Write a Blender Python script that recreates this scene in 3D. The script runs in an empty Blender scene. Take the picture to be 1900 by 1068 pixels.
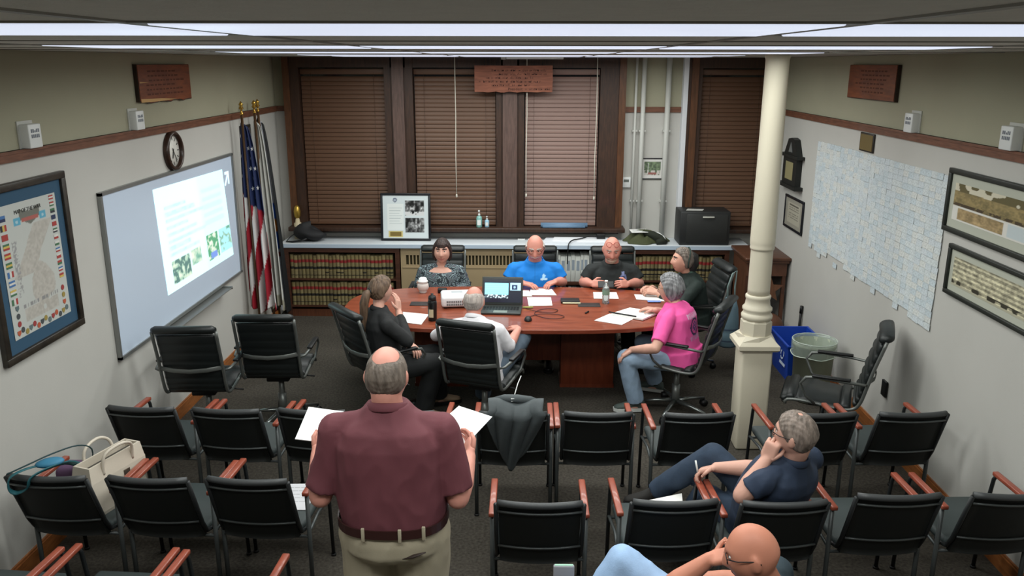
import bpy, bmesh, math, random
import numpy as np
from mathutils import Vector, Matrix, Quaternion, noise
random.seed(7); np.random.seed(7)
PI = math.pi
scn = bpy.context.scene
COL = scn.collection

# ---------------------------------------------------------------- camera, light, exposure
cam_d = bpy.data.cameras.new('camera'); cam = bpy.data.objects.new('camera', cam_d); COL.objects.link(cam)
cam_d.sensor_width = 36.0; cam_d.lens = 1542.15 / 1900 * 36.0; cam_d.clip_start = 0.02; cam_d.clip_end = 60
cam.matrix_world = Matrix.Translation((0, 0, 2.85)) @ Matrix.Rotation(0.0171, 4, 'Z') @ Matrix.Rotation(PI/2 - 0.2641, 4, 'X') @ Matrix.Rotation(0.0019, 4, 'Z')
scn.camera = cam
world = bpy.data.worlds.new('world'); scn.world = world; world.use_nodes = True
world.node_tree.nodes['Background'].inputs[0].default_value = (0.5, 0.55, 0.6, 1)
world.node_tree.nodes['Background'].inputs[1].default_value = 0.03
scn.view_settings.view_transform = 'Standard'; scn.view_settings.look = 'None'
scn.view_settings.gamma = 1.0; scn.view_settings.use_curve_mapping = False
scn.view_settings.exposure = 0.0
LAMP_POWER = 17.5        # watts of each ceiling fixture
LAMP_SPREAD = 175.0

XL, XR, YB, YF, ZC = -2.87, 2.787, 9.65, -1.6, 2.915

# ---------------------------------------------------------------- materials
def lin(c):
    out = []
    for v in c[:3]:
        v = v / 255.0
        out.append(v / 12.92 if v <= 0.04045 else ((v + 0.055) / 1.055) ** 2.4)
    return (out[0], out[1], out[2], 1.0)
_M = {}
def mat(name, rgb=(128, 128, 128), rough=0.6, metal=0.0, var=0.0, vscale=8.0, bump=0.0, bscale=60.0, spec=0.4, stretch=None,
        emit=0.0, trans=0.0, attr=False, rgb2=None, alpha=1.0, coat=0.0):
    if name in _M: return _M[name]
    m = bpy.data.materials.new(name); m.use_nodes = True; _M[name] = m
    nt = m.node_tree; N = nt.nodes; L = nt.links; b = N['Principled BSDF']
    b.inputs['Roughness'].default_value = rough; b.inputs['Metallic'].default_value = metal
    b.inputs['Specular IOR Level'].default_value = spec; b.inputs['Coat Weight'].default_value = coat
    b.inputs['Transmission Weight'].default_value = trans; b.inputs['Alpha'].default_value = alpha
    b.inputs['Base Color'].default_value = lin(rgb)
    src = None
    tc = N.new('ShaderNodeTexCoord'); mp = N.new('ShaderNodeMapping'); L.new(tc.outputs['Object'], mp.inputs[0])
    if stretch: mp.inputs['Scale'].default_value = stretch
    if attr:
        a = N.new('ShaderNodeAttribute'); a.attribute_name = 'Col'; src = a.outputs['Color']
    if var > 0 or rgb2:
        nz = N.new('ShaderNodeTexNoise'); nz.inputs['Scale'].default_value = vscale; nz.inputs['Detail'].default_value = 4
        L.new(mp.outputs[0], nz.inputs['Vector'])
        if rgb2:
            rp = N.new('ShaderNodeValToRGB'); rp.color_ramp.elements[0].position = 0.38; rp.color_ramp.elements[1].position = 0.62
            rp.color_ramp.elements[0].color = lin(rgb); rp.color_ramp.elements[1].color = lin(rgb2)
            L.new(nz.outputs['Fac'], rp.inputs[0]); src = rp.outputs[0]
        else:
            mr = N.new('ShaderNodeMapRange'); mr.inputs['From Min'].default_value = 0.3; mr.inputs['From Max'].default_value = 0.7
            mr.inputs['To Min'].default_value = 1 - var; mr.inputs['To Max'].default_value = 1 + var
            L.new(nz.outputs['Fac'], mr.inputs['Value'])
            hs = N.new('ShaderNodeHueSaturation'); L.new(mr.outputs[0], hs.inputs['Value'])
            if src is not None: L.new(src, hs.inputs['Color'])
            else: hs.inputs['Color'].default_value = lin(rgb)
            src = hs.outputs[0]
    if src is not None: L.new(src, b.inputs['Base Color'])
    if bump > 0:
        n2 = N.new('ShaderNodeTexNoise'); n2.inputs['Scale'].default_value = bscale; n2.inputs['Detail'].default_value = 5
        L.new(mp.outputs[0], n2.inputs['Vector'])
        bp = N.new('ShaderNodeBump'); bp.inputs['Strength'].default_value = bump; bp.inputs['Distance'].default_value = 0.01
        L.new(n2.outputs['Fac'], bp.inputs['Height']); L.new(bp.outputs[0], b.inputs['Normal'])
    if emit > 0:
        b.inputs['Emission Strength'].default_value = emit
        if src is not None: L.new(src, b.inputs['Emission Color'])
        else: b.inputs['Emission Color'].default_value = lin(rgb)
    return m
def wood(name, a, b, rough=0.45, stretch=(1, 1, 1), scale=6.0, coat=0.1):
    """long-grain wood: stretched noise between two browns plus fine streaks"""
    if name in _M: return _M[name]
    m = mat(name, a, rough, coat=coat); nt = m.node_tree; N = nt.nodes; L = nt.links; bs = N['Principled BSDF']
    mp = [n for n in N if n.type == 'MAPPING'][0]; mp.inputs['Scale'].default_value = stretch
    nz = N.new('ShaderNodeTexNoise'); nz.inputs['Scale'].default_value = scale; nz.inputs['Detail'].default_value = 7; nz.inputs['Distortion'].default_value = 0.6
    L.new(mp.outputs[0], nz.inputs['Vector'])
    rp = N.new('ShaderNodeValToRGB'); rp.color_ramp.elements[0].position = 0.33; rp.color_ramp.elements[1].position = 0.68
    rp.color_ramp.elements[0].color = lin(a); rp.color_ramp.elements[1].color = lin(b)
    L.new(nz.outputs['Fac'], rp.inputs[0]); L.new(rp.outputs[0], bs.inputs['Base Color'])
    return m

# ---------------------------------------------------------------- mesh builder
class MB:
    def __init__(s): s.v = []; s.f = []; s.m = []; s.sm = []; s.X = Matrix.Identity(4)
    def at(s, M=None): s.X = M if M is not None else Matrix.Identity(4); return s
    def add(s, verts, faces, mi=0, smooth=False):
        o = len(s.v); X = s.X
        s.v += [tuple(X @ Vector(p)) for p in verts]
        s.f += [tuple(i + o for i in f) for f in faces]; s.m += [mi] * len(faces); s.sm += [smooth] * len(faces); return s
    def box(s, c, d, mi=0, rz=0.0, M=None):
        hx, hy, hz = d[0]/2, d[1]/2, d[2]/2
        R = M if M is not None else Matrix.Rotation(rz, 3, 'Z')
        vs = [Vector(c) + R @ Vector((a*hx, b*hy, e*hz)) for e in (-1, 1) for a, b in ((-1, -1), (1, -1), (1, 1), (-1, 1))]
        return s.add(vs, [(3, 2, 1, 0), (4, 5, 6, 7), (0, 1, 5, 4), (1, 2, 6, 5), (2, 3, 7, 6), (3, 0, 4, 7)], mi)
    def bx(s, x0, x1, y0, y1, z0, z1, mi=0): return s.box(((x0+x1)/2, (y0+y1)/2, (z0+z1)/2), (x1-x0, y1-y0, z1-z0), mi)
    def rbox(s, c, d, r=0.01, mi=0, rz=0.0, seg=2, M=None):
        bm = bmesh.new(); bmesh.ops.create_cube(bm, size=1.0)
        bmesh.ops.scale(bm, vec=d, verts=bm.verts)
        bmesh.ops.bevel(bm, geom=list(bm.edges), offset=min(r, min(d)*0.49), segments=seg, affect='EDGES', profile=0.5)
        R = M if M is not None else Matrix.Rotation(rz, 3, 'Z')
        bm.verts.index_update()
        vs = [Vector(c) + R @ v.co for v in bm.verts]; fs = [tuple(v.index for v in f.verts) for f in bm.faces]; bm.free()
        return s.add(vs, fs, mi, seg > 1)
    def rings(s, R, mi=0, smooth=True, cap=True, closed=False):
        n = len(R[0]); vs = [p for r in R for p in r]; fs = []
        k = len(R)
        for i in range(k if closed else k - 1):
            j = (i + 1) % k
            for a in range(n):
                b = (a + 1) % n; fs.append((i*n+a, i*n+b, j*n+b, j*n+a))
        if cap and not closed:
            fs.append(tuple(reversed(range(n)))); fs.append(tuple(range((k-1)*n, k*n)))
        return s.add(vs, fs, mi, smooth)
    def tube(s, pts, r, n=8, mi=0, closed=False, up=None, flat=None, cap=True):
        """tube along pts; r scalar or list; flat=(a,b) multiplies the radius along side / up"""
        P = [Vector(p) for p in pts]; k = len(P); rr = r if hasattr(r, '__len__') else [r] * k
        R = []; prev = None
        for i in range(k):
            a = P[(i-1) % k] if (closed or i > 0) else P[i]; b = P[(i+1) % k] if (closed or i < k-1) else P[i]
            t = (b - a); t = t.normalized() if t.length > 1e-9 else Vector((0, 0, 1))
            if prev is None:
                u = Vector(up) if up is not None else (Vector((0, 0, 1)) if abs(t.z) < 0.9 else Vector((0, 1, 0)))
            else: u = prev
            u = (u - t * u.dot(t)); u = u.normalized() if u.length > 1e-6 else t.orthogonal().normalized()
            prev = u; w = t.cross(u)
            fa, fb = flat if flat else (1, 1)
            R.append([P[i] + (w * (math.cos(2*PI*q/n) * fa) + u * (math.sin(2*PI*q/n) * fb)) * rr[i] for q in range(n)])
        return s.rings(R, mi, True, cap, closed)
    def cyl(s, p0, p1, r, r1=None, n=16, mi=0, smooth=True):
        return s.tube([p0, p1], [r, r if r1 is None else r1], n, mi) if smooth else s.tube([p0, p1], [r, r if r1 is None else r1], n, mi)
    def lathe(s, prof, c=(0, 0, 0), n=24, mi=0, axis='Z', cap=True):
        R = []
        for r, z in prof:
            ring = []
            for q in range(n):
                a = 2*PI*q/n; p = (r*math.cos(a), r*math.sin(a), z)
                if axis == 'Y': p = (p[0], p[2], -p[1])
                if axis == 'X': p = (p[2], p[0], p[1])
                ring.append(Vector(c) + Vector(p))
            R.append(ring)
        return s.rings(R, mi, True, cap)
    def ell(s, c, r, R=None, nu=16, nv=10, mi=0):
        R = R if R is not None else Matrix.Identity(3); c = Vector(c)
        rings = []
        for j in range(1, nv):
            t = PI * j / nv
            rings.append([c + R @ Vector((r[0]*math.sin(t)*math.cos(2*PI*i/nu), r[1]*math.sin(t)*math.sin(2*PI*i/nu), -r[2]*math.cos(t))) for i in range(nu)])
        vs = [p for q in rings for p in q]; k = len(rings); fs = []
        for j in range(k-1):
            for i in range(nu): fs.append((j*nu+i, j*nu+(i+1) % nu, (j+1)*nu+(i+1) % nu, (j+1)*nu+i))
        b = len(vs); vs += [c + R @ Vector((0, 0, -r[2])), c + R @ Vector((0, 0, r[2]))]
        for i in range(nu): fs.append((b, (i+1) % nu, i)); fs.append((b+1, (k-1)*nu+i, (k-1)*nu+(i+1) % nu))
        return s.add(vs, fs, mi, True)
    def prism(s, poly, z0, z1, mi=0, smooth=False):
        """poly in xy extruded in z (use .at() to turn it)"""
        n = len(poly); vs = [(p[0], p[1], z0) for p in poly] + [(p[0], p[1], z1) for p in poly]
        fs = [tuple(reversed(range(n))), tuple(range(n, 2*n))] + [(i, (i+1) % n, n+(i+1) % n, n+i) for i in range(n)]
        return s.add(vs, fs, mi, smooth)
    def grid(s, fn, nu, nv, mi=0, smooth=True, wrap=False):
        vs = [fn(i/(nu if wrap else nu-1), j/(nv-1)) for j in range(nv) for i in range(nu)]
        fs = [(j*nu+i, j*nu+(i+1) % nu, (j+1)*nu+(i+1) % nu, (j+1)*nu+i) for j in range(nv-1) for i in range(nu if wrap else nu-1)]
        return s.add(vs, fs, mi, smooth)
    def mesh(s, name, mats):
        me = bpy.data.meshes.new(name); me.from_pydata(s.v, [], s.f)
        for m in (mats if isinstance(mats, (list, tuple)) else [mats]): me.materials.append(m)
        me.polygons.foreach_set('material_index', s.m); me.polygons.foreach_set('use_smooth', s.sm); me.update(); return me

def link(name, me, parent=None, loc=(0, 0, 0), rot=(0, 0, 0)):
    o = bpy.data.objects.new(name, me); COL.objects.link(o); o.location = loc; o.rotation_euler = rot
    if parent is not None: o.parent = parent
    return o
def tag(o, label=None, cat=None, group=None, kind=None):
    if label: o['label'] = label
    if cat: o['category'] = cat
    if group: o['group'] = group
    if kind: o['kind'] = kind
    return o
def obj(name, mb, mats, parent=None, loc=(0, 0, 0), rot=(0, 0, 0)): return link(name, mb.mesh(name, mats), parent, loc, rot)
def struct(name, mb, mats, parent=None, label=None):
    o = obj(name, mb, mats, parent)
    if parent is None: o['kind'] = 'structure'
    if label: o['label'] = label
    return o
def thing(name, label, cat, loc=(0, 0, 0), rz=0.0, group=None):
    o = bpy.data.objects.new(name, None); COL.objects.link(o); o.location = loc; o.rotation_euler = (0, 0, rz); o.empty_display_size = 0.1
    return tag(o, label, cat, group)
def copy_tree(o, parent=None):
    c = o.copy(); COL.objects.link(c); c.parent = parent
    for ch in list(o.children): copy_tree(ch, c)
    return c
def paint(me, fn):
    """flat print: one colour (sRGB 0-255) per vertex from its position"""
    a = me.color_attributes.new('Col', 'FLOAT_COLOR', 'POINT')
    co = np.empty(len(me.vertices)*3, 'f'); me.vertices.foreach_get('co', co); co = co.reshape(-1, 3)
    c = np.clip(fn(co), 0, 255) / 255.0
    c = np.where(c <= 0.04045, c/12.92, ((c+0.055)/1.055)**2.4)
    a.data.foreach_set('color', np.concatenate([c, np.ones((len(c), 1))], 1).astype('f').ravel())
def panel_mesh(name, P, nu, nv, fn, m):
    """flat printed sheet; P(u,v)->xyz, fn(u,v arrays)->rgb arrays (u right, v up)"""
    mb = MB().grid(P, nu, nv, 0, False); me = mb.mesh(name, m)
    a = me.color_attributes.new('Col', 'FLOAT_COLOR', 'POINT')
    u = np.tile(np.linspace(0, 1, nu), nv); v = np.repeat(np.linspace(0, 1, nv), nu)
    c = np.clip(fn(u, v), 0, 255) / 255.0
    c = np.where(c <= 0.04045, c/12.92, ((c+0.055)/1.055)**2.4)
    a.data.foreach_set('color', np.concatenate([c, np.ones((len(c), 1))], 1).astype('f').ravel())
    return me
def text_mesh(name, s, size, m, align='CENTER', extrude=0.0006):
    cu = bpy.data.curves.new(name, 'FONT'); cu.body = s; cu.size = size; cu.align_x = align; cu.align_y = 'CENTER'; cu.extrude = extrude; cu.resolution_u = 2
    t = bpy.data.objects.new('text_source', cu); COL.objects.link(t); bpy.context.view_layer.update()
    me = bpy.data.meshes.new_from_object(t.evaluated_get(bpy.context.evaluated_depsgraph_get())); me.name = name
    bpy.data.objects.remove(t); bpy.data.curves.remove(cu)
    me.materials.clear(); me.materials.append(m); return me
def smooth_path(pts, k=5, closed=False):
    P = [Vector(p) for p in pts]; n = len(P); out = []
    for i in range(n if closed else n-1):
        a = P[(i-1) % n] if (closed or i > 0) else P[i]; b = P[i]; c = P[(i+1) % n]; d = P[(i+2) % n] if (closed or i+2 < n) else c
        for j in range(k):
            f = j/k; out.append(.5*((2*b)+(c-a)*f+(2*a-5*b+4*c-d)*f*f+(3*b-a-3*c+d)*f**3))
    if not closed: out.append(P[-1])
    return out
def vnoise(x, y, seed=0):
    """value noise on arrays"""
    xi = np.floor(x).astype(int); yi = np.floor(y).astype(int); xf = x-xi; yf = y-yi
    def h(a, b): 
        n = (a*374761393 + b*668265263 + seed*974711) & 0x7fffffff
        n = ((n ^ (n >> 13)) * 1274126177) & 0x7fffffff
        return ((n ^ (n >> 16)) & 0xffff) / 65535.0
    sx = xf*xf*(3-2*xf); sy = yf*yf*(3-2*yf)
    return (h(xi, yi)*(1-sx)+h(xi+1, yi)*sx)*(1-sy) + (h(xi, yi+1)*(1-sx)+h(xi+1, yi+1)*sx)*sy
def mixc(base, mask, c):
    m = np.clip(mask, 0, 1)[:, None]; return base*(1-m) + np.array(c, float)[None, :]*m
def fill(u, c): return np.tile(np.array(c, float), (len(u), 1))
def rect(u, v, a, b, c, d): return ((u > a) & (u < b) & (v > c) & (v < d)).astype(float)

PRINT = mat('printed_sheet', attr=True, rough=0.7)
PRINT_GLASS = mat('glazed_print', attr=True, rough=0.4, spec=0.5)
# ---------------------------------------------------------------- the room
m_wall_low = mat('painted_wall_grey_white', (186, 184, 178), 0.75, var=0.02, vscale=3, bump=0.05, bscale=180)
m_wall_up = mat('painted_wall_olive', (158, 155, 133), 0.8, var=0.02, vscale=3, bump=0.05, bscale=180)
m_rail = wood('rail_wood', (92, 58, 42), (120, 78, 58), 0.45, (1.5, 1.5, 12))
m_base = wood('baseboard_wood', (128, 76, 38), (158, 98, 52), 0.4, (1.5, 1.5, 10))
m_dark = wood('dark_window_wood', (46, 30, 22), (66, 43, 30), 0.5, (10, 10, 1.2))
m_trimlite = wood('window_casing_wood', (74, 46, 26), (96, 60, 36), 0.45, (10, 10, 1.2))
m_cream = mat('cream_paint', (206, 198, 178), 0.45, var=0.015, vscale=6)
m_pipe = mat('white_pipe_paint', (190, 190, 184), 0.45)
m_black = mat('black_plastic', (18, 19, 20), 0.45)
m_white = mat('white_plastic', (222, 224, 222), 0.4)

def carpet():
    m = mat('brown_grey_carpet', (86, 79, 74), 0.95, spec=0.1); nt = m.node_tree; N = nt.nodes; L = nt.links; b = N['Principled BSDF']
    tc = [n for n in N if n.type == 'TEX_COORD'][0]
    n1 = N.new('ShaderNodeTexNoise'); n1.inputs['Scale'].default_value = 55; n1.inputs['Detail'].default_value = 6; L.new(tc.outputs['Object'], n1.inputs['Vector'])
    n2 = N.new('ShaderNodeTexNoise'); n2.inputs['Scale'].default_value = 2.2; n2.inputs['Detail'].default_value = 3; L.new(tc.outputs['Object'], n2.inputs['Vector'])
    mx = N.new('ShaderNodeMath'); mx.operation = 'MULTIPLY_ADD'; mx.inputs[1].default_value = 0.35; L.new(n2.outputs['Fac'], mx.inputs[0]); L.new(n1.outputs['Fac'], mx.inputs[2])
    rp = N.new('ShaderNodeValToRGB'); rp.color_ramp.elements[0].position = 0.42; rp.color_ramp.elements[1].position = 0.95
    rp.color_ramp.elements[0].color = lin((50, 47, 42)); rp.color_ramp.elements[1].color = lin((84, 79, 72))
    L.new(mx.outputs[0], rp.inputs[0]); L.new(rp.outputs[0], b.inputs['Base Color'])
    n3 = N.new('ShaderNodeTexNoise'); n3.inputs['Scale'].default_value = 400; L.new(tc.outputs['Object'], n3.inputs['Vector'])
    bp = N.new('ShaderNodeBump'); bp.inputs['Strength'].default_value = 0.5; bp.inputs['Distance'].default_value = 0.004
    L.new(n3.outputs['Fac'], bp.inputs['Height']); L.new(bp.outputs[0], b.inputs['Normal'])
    return m
struct('floor', MB().bx(XL-.1, XR+.1, YF-.1, YB+.1, -0.08, 0), carpet(), label='brown grey loop carpet over the whole room')
ZR0, ZR1 = 2.315, 2.375
def side_wall(name, x0, x1, label):
    w = struct(name, MB().bx(x0, x1, YF, YB, 0, ZR0+.02), m_wall_low, label=label)
    obj('upper_wall', MB().bx(x0, x1, YF, YB, ZR0+.02, ZC+.06), m_wall_up, w)
side_wall('wall_left', XL-.1, XL, 'left wall, grey white below the wooden rail and olive above')
side_wall('wall_right', XR, XR+.1, 'right wall, grey white below the wooden rail and olive above')
w = struct('wall_back', MB().bx(XL-.1, XR+.1, YB, YB+.12, 0, ZR0+.02), m_wall_low, label='far wall with the dark wood window unit')
obj('upper_wall', MB().bx(XL-.1, XR+.1, YB, YB+.12, ZR0+.02, ZC+.06), m_wall_up, w)
w = struct('wall_front', MB().bx(XL-.1, XR+.1, YF-.1, YF, 0, ZC+.06), m_wall_low, label='near wall behind the viewer')
def railpart(name, pts, d):   # picture rail with a small bead
    b = MB(); (x0, y0), (x1, y1) = pts
    b.bx(min(x0, x1), max(x0, x1), min(y0, y1), max(y0, y1), ZR0, ZR1)
    return b
struct('trim_1', MB().bx(XL, XL+.022, YF, YB, ZR0, ZR1).bx(XL, XL+.032, YF, YB, ZR1-.016, ZR1), m_rail, label='brown wooden rail along the left wall')
struct('trim_2', MB().bx(XR-.022, XR, YF, YB, ZR0, ZR1).bx(XR-.032, XR, YF, YB, ZR1-.016, ZR1), m_rail, label='brown wooden rail along the right wall')
struct('trim_3', MB().bx(XL+.022, -2.725, YB-.022, YB, ZR0, ZR1), m_rail, label='short brown rail in the left far corner')
struct('trim_4', MB().bx(1.105, 1.79, YB-.022, YB, ZR0, ZR1), m_rail, label='short brown rail between the far windows')
struct('baseboard_left', MB().bx(XL, XL+.02, YF, 9.2, 0, .10).bx(XL, XL+.012, YF, 9.2, .10, .112), m_base, label='golden brown wooden baseboard along the left wall')
struct('baseboard_right', MB().bx(XR-.02, XR, YF, 8.9, 0, .10).bx(XR-.012, XR, YF, 8.9, .10, .112), m_base, label='golden brown wooden baseboard along the right wall')

# ---- suspended ceiling: slab, tiles, T-bars, fixtures
def ceiling_tile_mat():
    m = mat('ceiling_tile', (226, 224, 216), 0.9, var=0.03, vscale=20, bump=0.35, bscale=140, spec=0.1); return m
m_tile = ceiling_tile_mat(); m_tbar = mat('ceiling_grid_metal', (150, 147, 140), 0.5)
ceil = struct('ceiling', MB().bx(XL-.1, XR+.1, YF-.1, YB+.12, ZC+.10, ZC+.16), mat('ceiling_void', (90, 88, 84), 0.9), label='suspended ceiling of textured grey tiles')
X0, Y0, TW, TD = -.665, 1.42, 1.22, .61
FIX_ROWS = (0, 3, 6, 9, 11)      # tile rows that hold lamps
FIX_COLS = (-1, 0, 1)
tile_cache = {}
def tile(x0, x1, y0, y1):
    key = (round(x1-x0, 3), round(y1-y0, 3))
    if key not in tile_cache:
        b = MB(); w, d = key; g = .011; e = .006
        b.bx(-w/2+g, w/2-g, -d/2+g, d/2-g, 0, .016)
        tile_cache[key] = b.mesh('ceiling_tile', m_tile)
    link('ceiling_tile', tile_cache[key], ceil, ((x0+x1)/2, (y0+y1)/2, ZC + random.uniform(0, .0015)))
xs = [XL] + [X0 + TW*k for k in range(-1, 4) if XL < X0+TW*k < XR] + [XR]
ys = [YF] + [Y0 + TD*k for k in range(-5, 14) if YF < Y0+TD*k < YB] + [YB]
for i in range(len(xs)-1):
    for j in range(len(ys)-1):
        kx = round((xs[i]-X0)/TW) if i > 0 else -99; ky = round((ys[j]-Y0)/TD) if j > 0 else -99
        if kx in FIX_COLS and ky in FIX_ROWS: continue
        tile(xs[i], xs[i+1], ys[j], ys[j+1])
tb = MB()
for x in xs[1:-1]: tb.bx(x-.012, x+.012, YF, YB, ZC-.003, ZC+.002)
for y in ys[1:-1]:
    for i in range(len(xs)-1): tb.bx(xs[i]+.012, xs[i+1]-.012, y-.012, y+.012, ZC-.0028, ZC+.002)
obj('grid_bars', tb, m_tbar, ceil)
m_lens = mat('lamp_diffuser', (228, 236, 255), 0.4, emit=0.82)
m_lens2 = mat('lamp_diffuser_end', (255, 255, 250), 0.4, emit=2.2)
fx_b = MB(); fw, fd = TW-.024, TD-.024
fx_frame = MB().bx(-fw/2, fw/2, -fd/2, -fd/2+.02, .001, .05).bx(-fw/2, fw/2, fd/2-.02, fd/2, .001, .05).bx(-fw/2, -fw/2+.02, -fd/2+.02, fd/2-.02, .001, .05).bx(fw/2-.02, fw/2, -fd/2+.02, fd/2-.02, .001, .05).mesh('lamp_frame', mat('lamp_frame_metal', (215, 218, 214), 0.35))
fx_lens = MB().rbox((0, 0, .001), (fw-.03, fd-.03, .012), .004).mesh('diffuser', m_lens)
fx_back = MB().bx(-fw/2, fw/2, -fd/2, fd/2, .05, .09).mesh('lamp_housing', m_white)
colname = {-1: 'left', 0: 'middle', 1: 'right'}; rowname = {0: 'nearest', 3: 'second', 6: 'third', 9: 'fourth', 11: 'farthest'}
for ky in FIX_ROWS:
    for kx in FIX_COLS:
        x = X0+TW*kx+TW/2; y = Y0+TD*ky+TD/2
        t = thing('ceiling_light', 'recessed fluorescent ceiling light, %s one in the %s row' % (colname[kx], rowname[ky]), 'light', (x, y, ZC), 0, 'fluorescent ceiling lights')
        link('lamp_frame', fx_frame, t); link('diffuser', fx_lens, t); link('lamp_housing', fx_back, t)
        la = bpy.data.lights.new('fluorescent_glow', 'AREA'); la.shape = 'RECTANGLE'; la.size = TW-.08; la.size_y = TD-.08; la.energy = LAMP_POWER
        la.color = (0.965, 1.0, 0.955); la.spread = math.radians(LAMP_SPREAD)
        lo = bpy.data.objects.new('fluorescent_glow', la); COL.objects.link(lo); lo.parent = t; lo.location = (0, 0, -.008)

# ---- far windows: three in one dark unit, one on the right
m_blind = mat('brown_blind_slat', (92, 64, 46), 0.5, var=0.05, vscale=3)
m_blind2 = mat('backlit_tone_blind_slat', (128, 102, 93), 0.5, var=0.04, vscale=3)  # slat colour made paler to stand for light coming from behind
m_night = mat('night_glass', (18, 20, 24), 0.08, spec=0.6)
m_cordw = mat('white_cord', (210, 206, 192), 0.7)
ZS = 1.01
slat_cache = {}
def blind(x0, x1, z0, z1, m, label, y=YB-.03):
    t = thing('window_blind', label, 'blind', ((x0+x1)/2, y, z0), 0, 'brown slatted window blinds')
    w = x1-x0-.012; key = (round(w, 3), m.name)
    if key not in slat_cache:
        b = MB(); P = []
        for q in range(5):       # curved slat section
            s = (q/4-.5); P.append((s*.052, .004*(1-4*s*s)))
        vs = [(-w/2, *p) for p in P] + [(w/2, *p) for p in P] + [(-w/2, p[0], p[1]-.003) for p in P] + [(w/2, p[0], p[1]-.003) for p in P]
        fs = []
        for q in range(4): fs += [(q, q+5, q+6, q+1), (10+q+1, 10+q+6, 10+q+5, 10+q)]
        fs += [(0, 10, 15, 5), (4, 9, 19, 14), (0, 1, 2, 3, 4, 14, 13, 12, 11, 10), (5, 15, 16, 17, 18, 19, 9, 8, 7, 6)]
        b.add(vs, fs, 0, False); slat_cache[key] = b.mesh('slat', m)
    n = int((z1-z0-.10)/.0475)
    for i in range(n):
        s = link('slat', slat_cache[key], t, (0, random.uniform(-.001, .001), .05+i*.0475), (math.radians(74+random.uniform(-2, 2)), 0, 0))
    obj('head_rail', MB().rbox((0, 0, z1-z0-.035), (w+.01, .05, .06), .004), m, t)
    obj('bottom_rail', MB().rbox((0, 0, .016), (w, .045, .022), .005), m, t)
    cb = MB()
    for fx in (-.38, .38): cb.cyl((w*fx, -.028, .03), (w*fx, -.028, z1-z0-.05), .0016, n=5)
    obj('ladder_cord', cb, m_dark, t)
    return t
def frame(b, x0, x1, y0, y1, z0, z1): b.bx(x0, x1, y0, y1, z0, z1)
b = MB()
TOP = ZC - .004
for x0, x1 in ((-2.725, -2.56), (-1.60, -1.28), (-.345, -.03), (.82, 1.10)): b.bx(x0, x1, YB-.10, YB, ZS, TOP)
b.bx(-2.56, .82, YB-.10, YB, 2.80, TOP)
w1 = struct('window_1', b, m_dark, label='triple window unit of dark stained wood with brown blinds')
bb = MB()
for x0, x1 in ((-2.735, -2.665), (1.03, 1.105)): bb.bx(x0, x1, YB-.125, YB-.10, ZS, TOP)
obj('casing', bb, m_trimlite, w1)
bb = MB()
for x0, x1 in ((-1.60, -1.53), (-1.36, -1.28), (-.345, -.29), (-.09, -.03)): bb.bx(x0, x1, YB-.112, YB-.10, ZS, TOP)
obj('mullion_edge', bb, m_dark, w1)
bb = MB().bx(-1.51, -1.38, YB-.128, YB-.10, ZS, TOP).bx(-.27, -.11, YB-.128, YB-.10, ZS, TOP); obj('mullion', bb, wood('mullion_wood', (78, 60, 54), (98, 76, 68), 0.5, (10, 10, 1.2)), w1)
obj('window_sill', MB().rbox((-.81, YB-.10, ZS-.025), (3.90, .22, .05), .008).bx(-2.70, 1.08, YB-.06, YB-.001, ZS-.09, ZS-.05), m_dark, w1)
for i, (x0, x1) in enumerate(((-2.56, -1.60), (-1.28, -.345), (-.03, .82))):
    obj('pane', MB().bx(x0, x1, YB-.004, YB-.0005, ZS, 2.80), m_night, w1)
w2 = struct('window_2', MB().bx(1.80, 1.95, YB-.10, YB, ZS, TOP).bx(2.70, XR, YB-.10, YB, ZS, TOP).bx(1.95, 2.70, YB-.10, YB, 2.80, TOP), m_dark, label='single dark wood window in the right far corner')
obj('casing', MB().bx(1.83, 1.905, YB-.125, YB-.10, ZS, TOP), m_trimlite, w2)
obj('pane', MB().bx(1.95, 2.70, YB-.004, YB-.0005, ZS, 2.80), m_night, w2)
obj('window_sill', MB().rbox((2.28, YB-.10, ZS-.025), (1.0, .22, .05), .008), m_dark, w2)
blind(-2.555, -1.605, ZS+.002, 2.79, m_blind, 'closed brown blind in the leftmost far window')
blind(-1.275, -.35, ZS+.002, 2.79, m_blind, 'closed brown blind between the two wide window mullions')
blind(-.025, .815, ZS+.002, 2.79, m_blind2, 'brown blind beside the pipes, toned paler as if lit from behind, with visible slat gaps')
blind(1.955, 2.695, ZS+.002, 2.79, m_blind, 'dark brown blind behind the cream pillar')
for x, zz, lab in ((-.80, 1.36, 'white pull cord hanging before the middle blind'), (-.002, 1.37, 'white pull cord hanging at the left edge of the paler blind'), (.775, 1.34, 'white pull cord hanging at the right edge of the paler blind')):
    c = thing('pull_cord', lab, 'cord', (x, YB-.17, zz), 0, 'white pull cords')
    obj('cord', MB().tube([(0, 0, ZC-zz-.001), (.004, 0, (ZC-zz)*.6), (-.003, 0, (ZC-zz)*.3), (0, 0, .03)], .0045, 6), m_cordw, c)
    obj('tassel', MB().lathe([(.004, .04), (.009, .03), (.011, .005), (.006, 0)], n=10), m_cordw, c)
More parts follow.
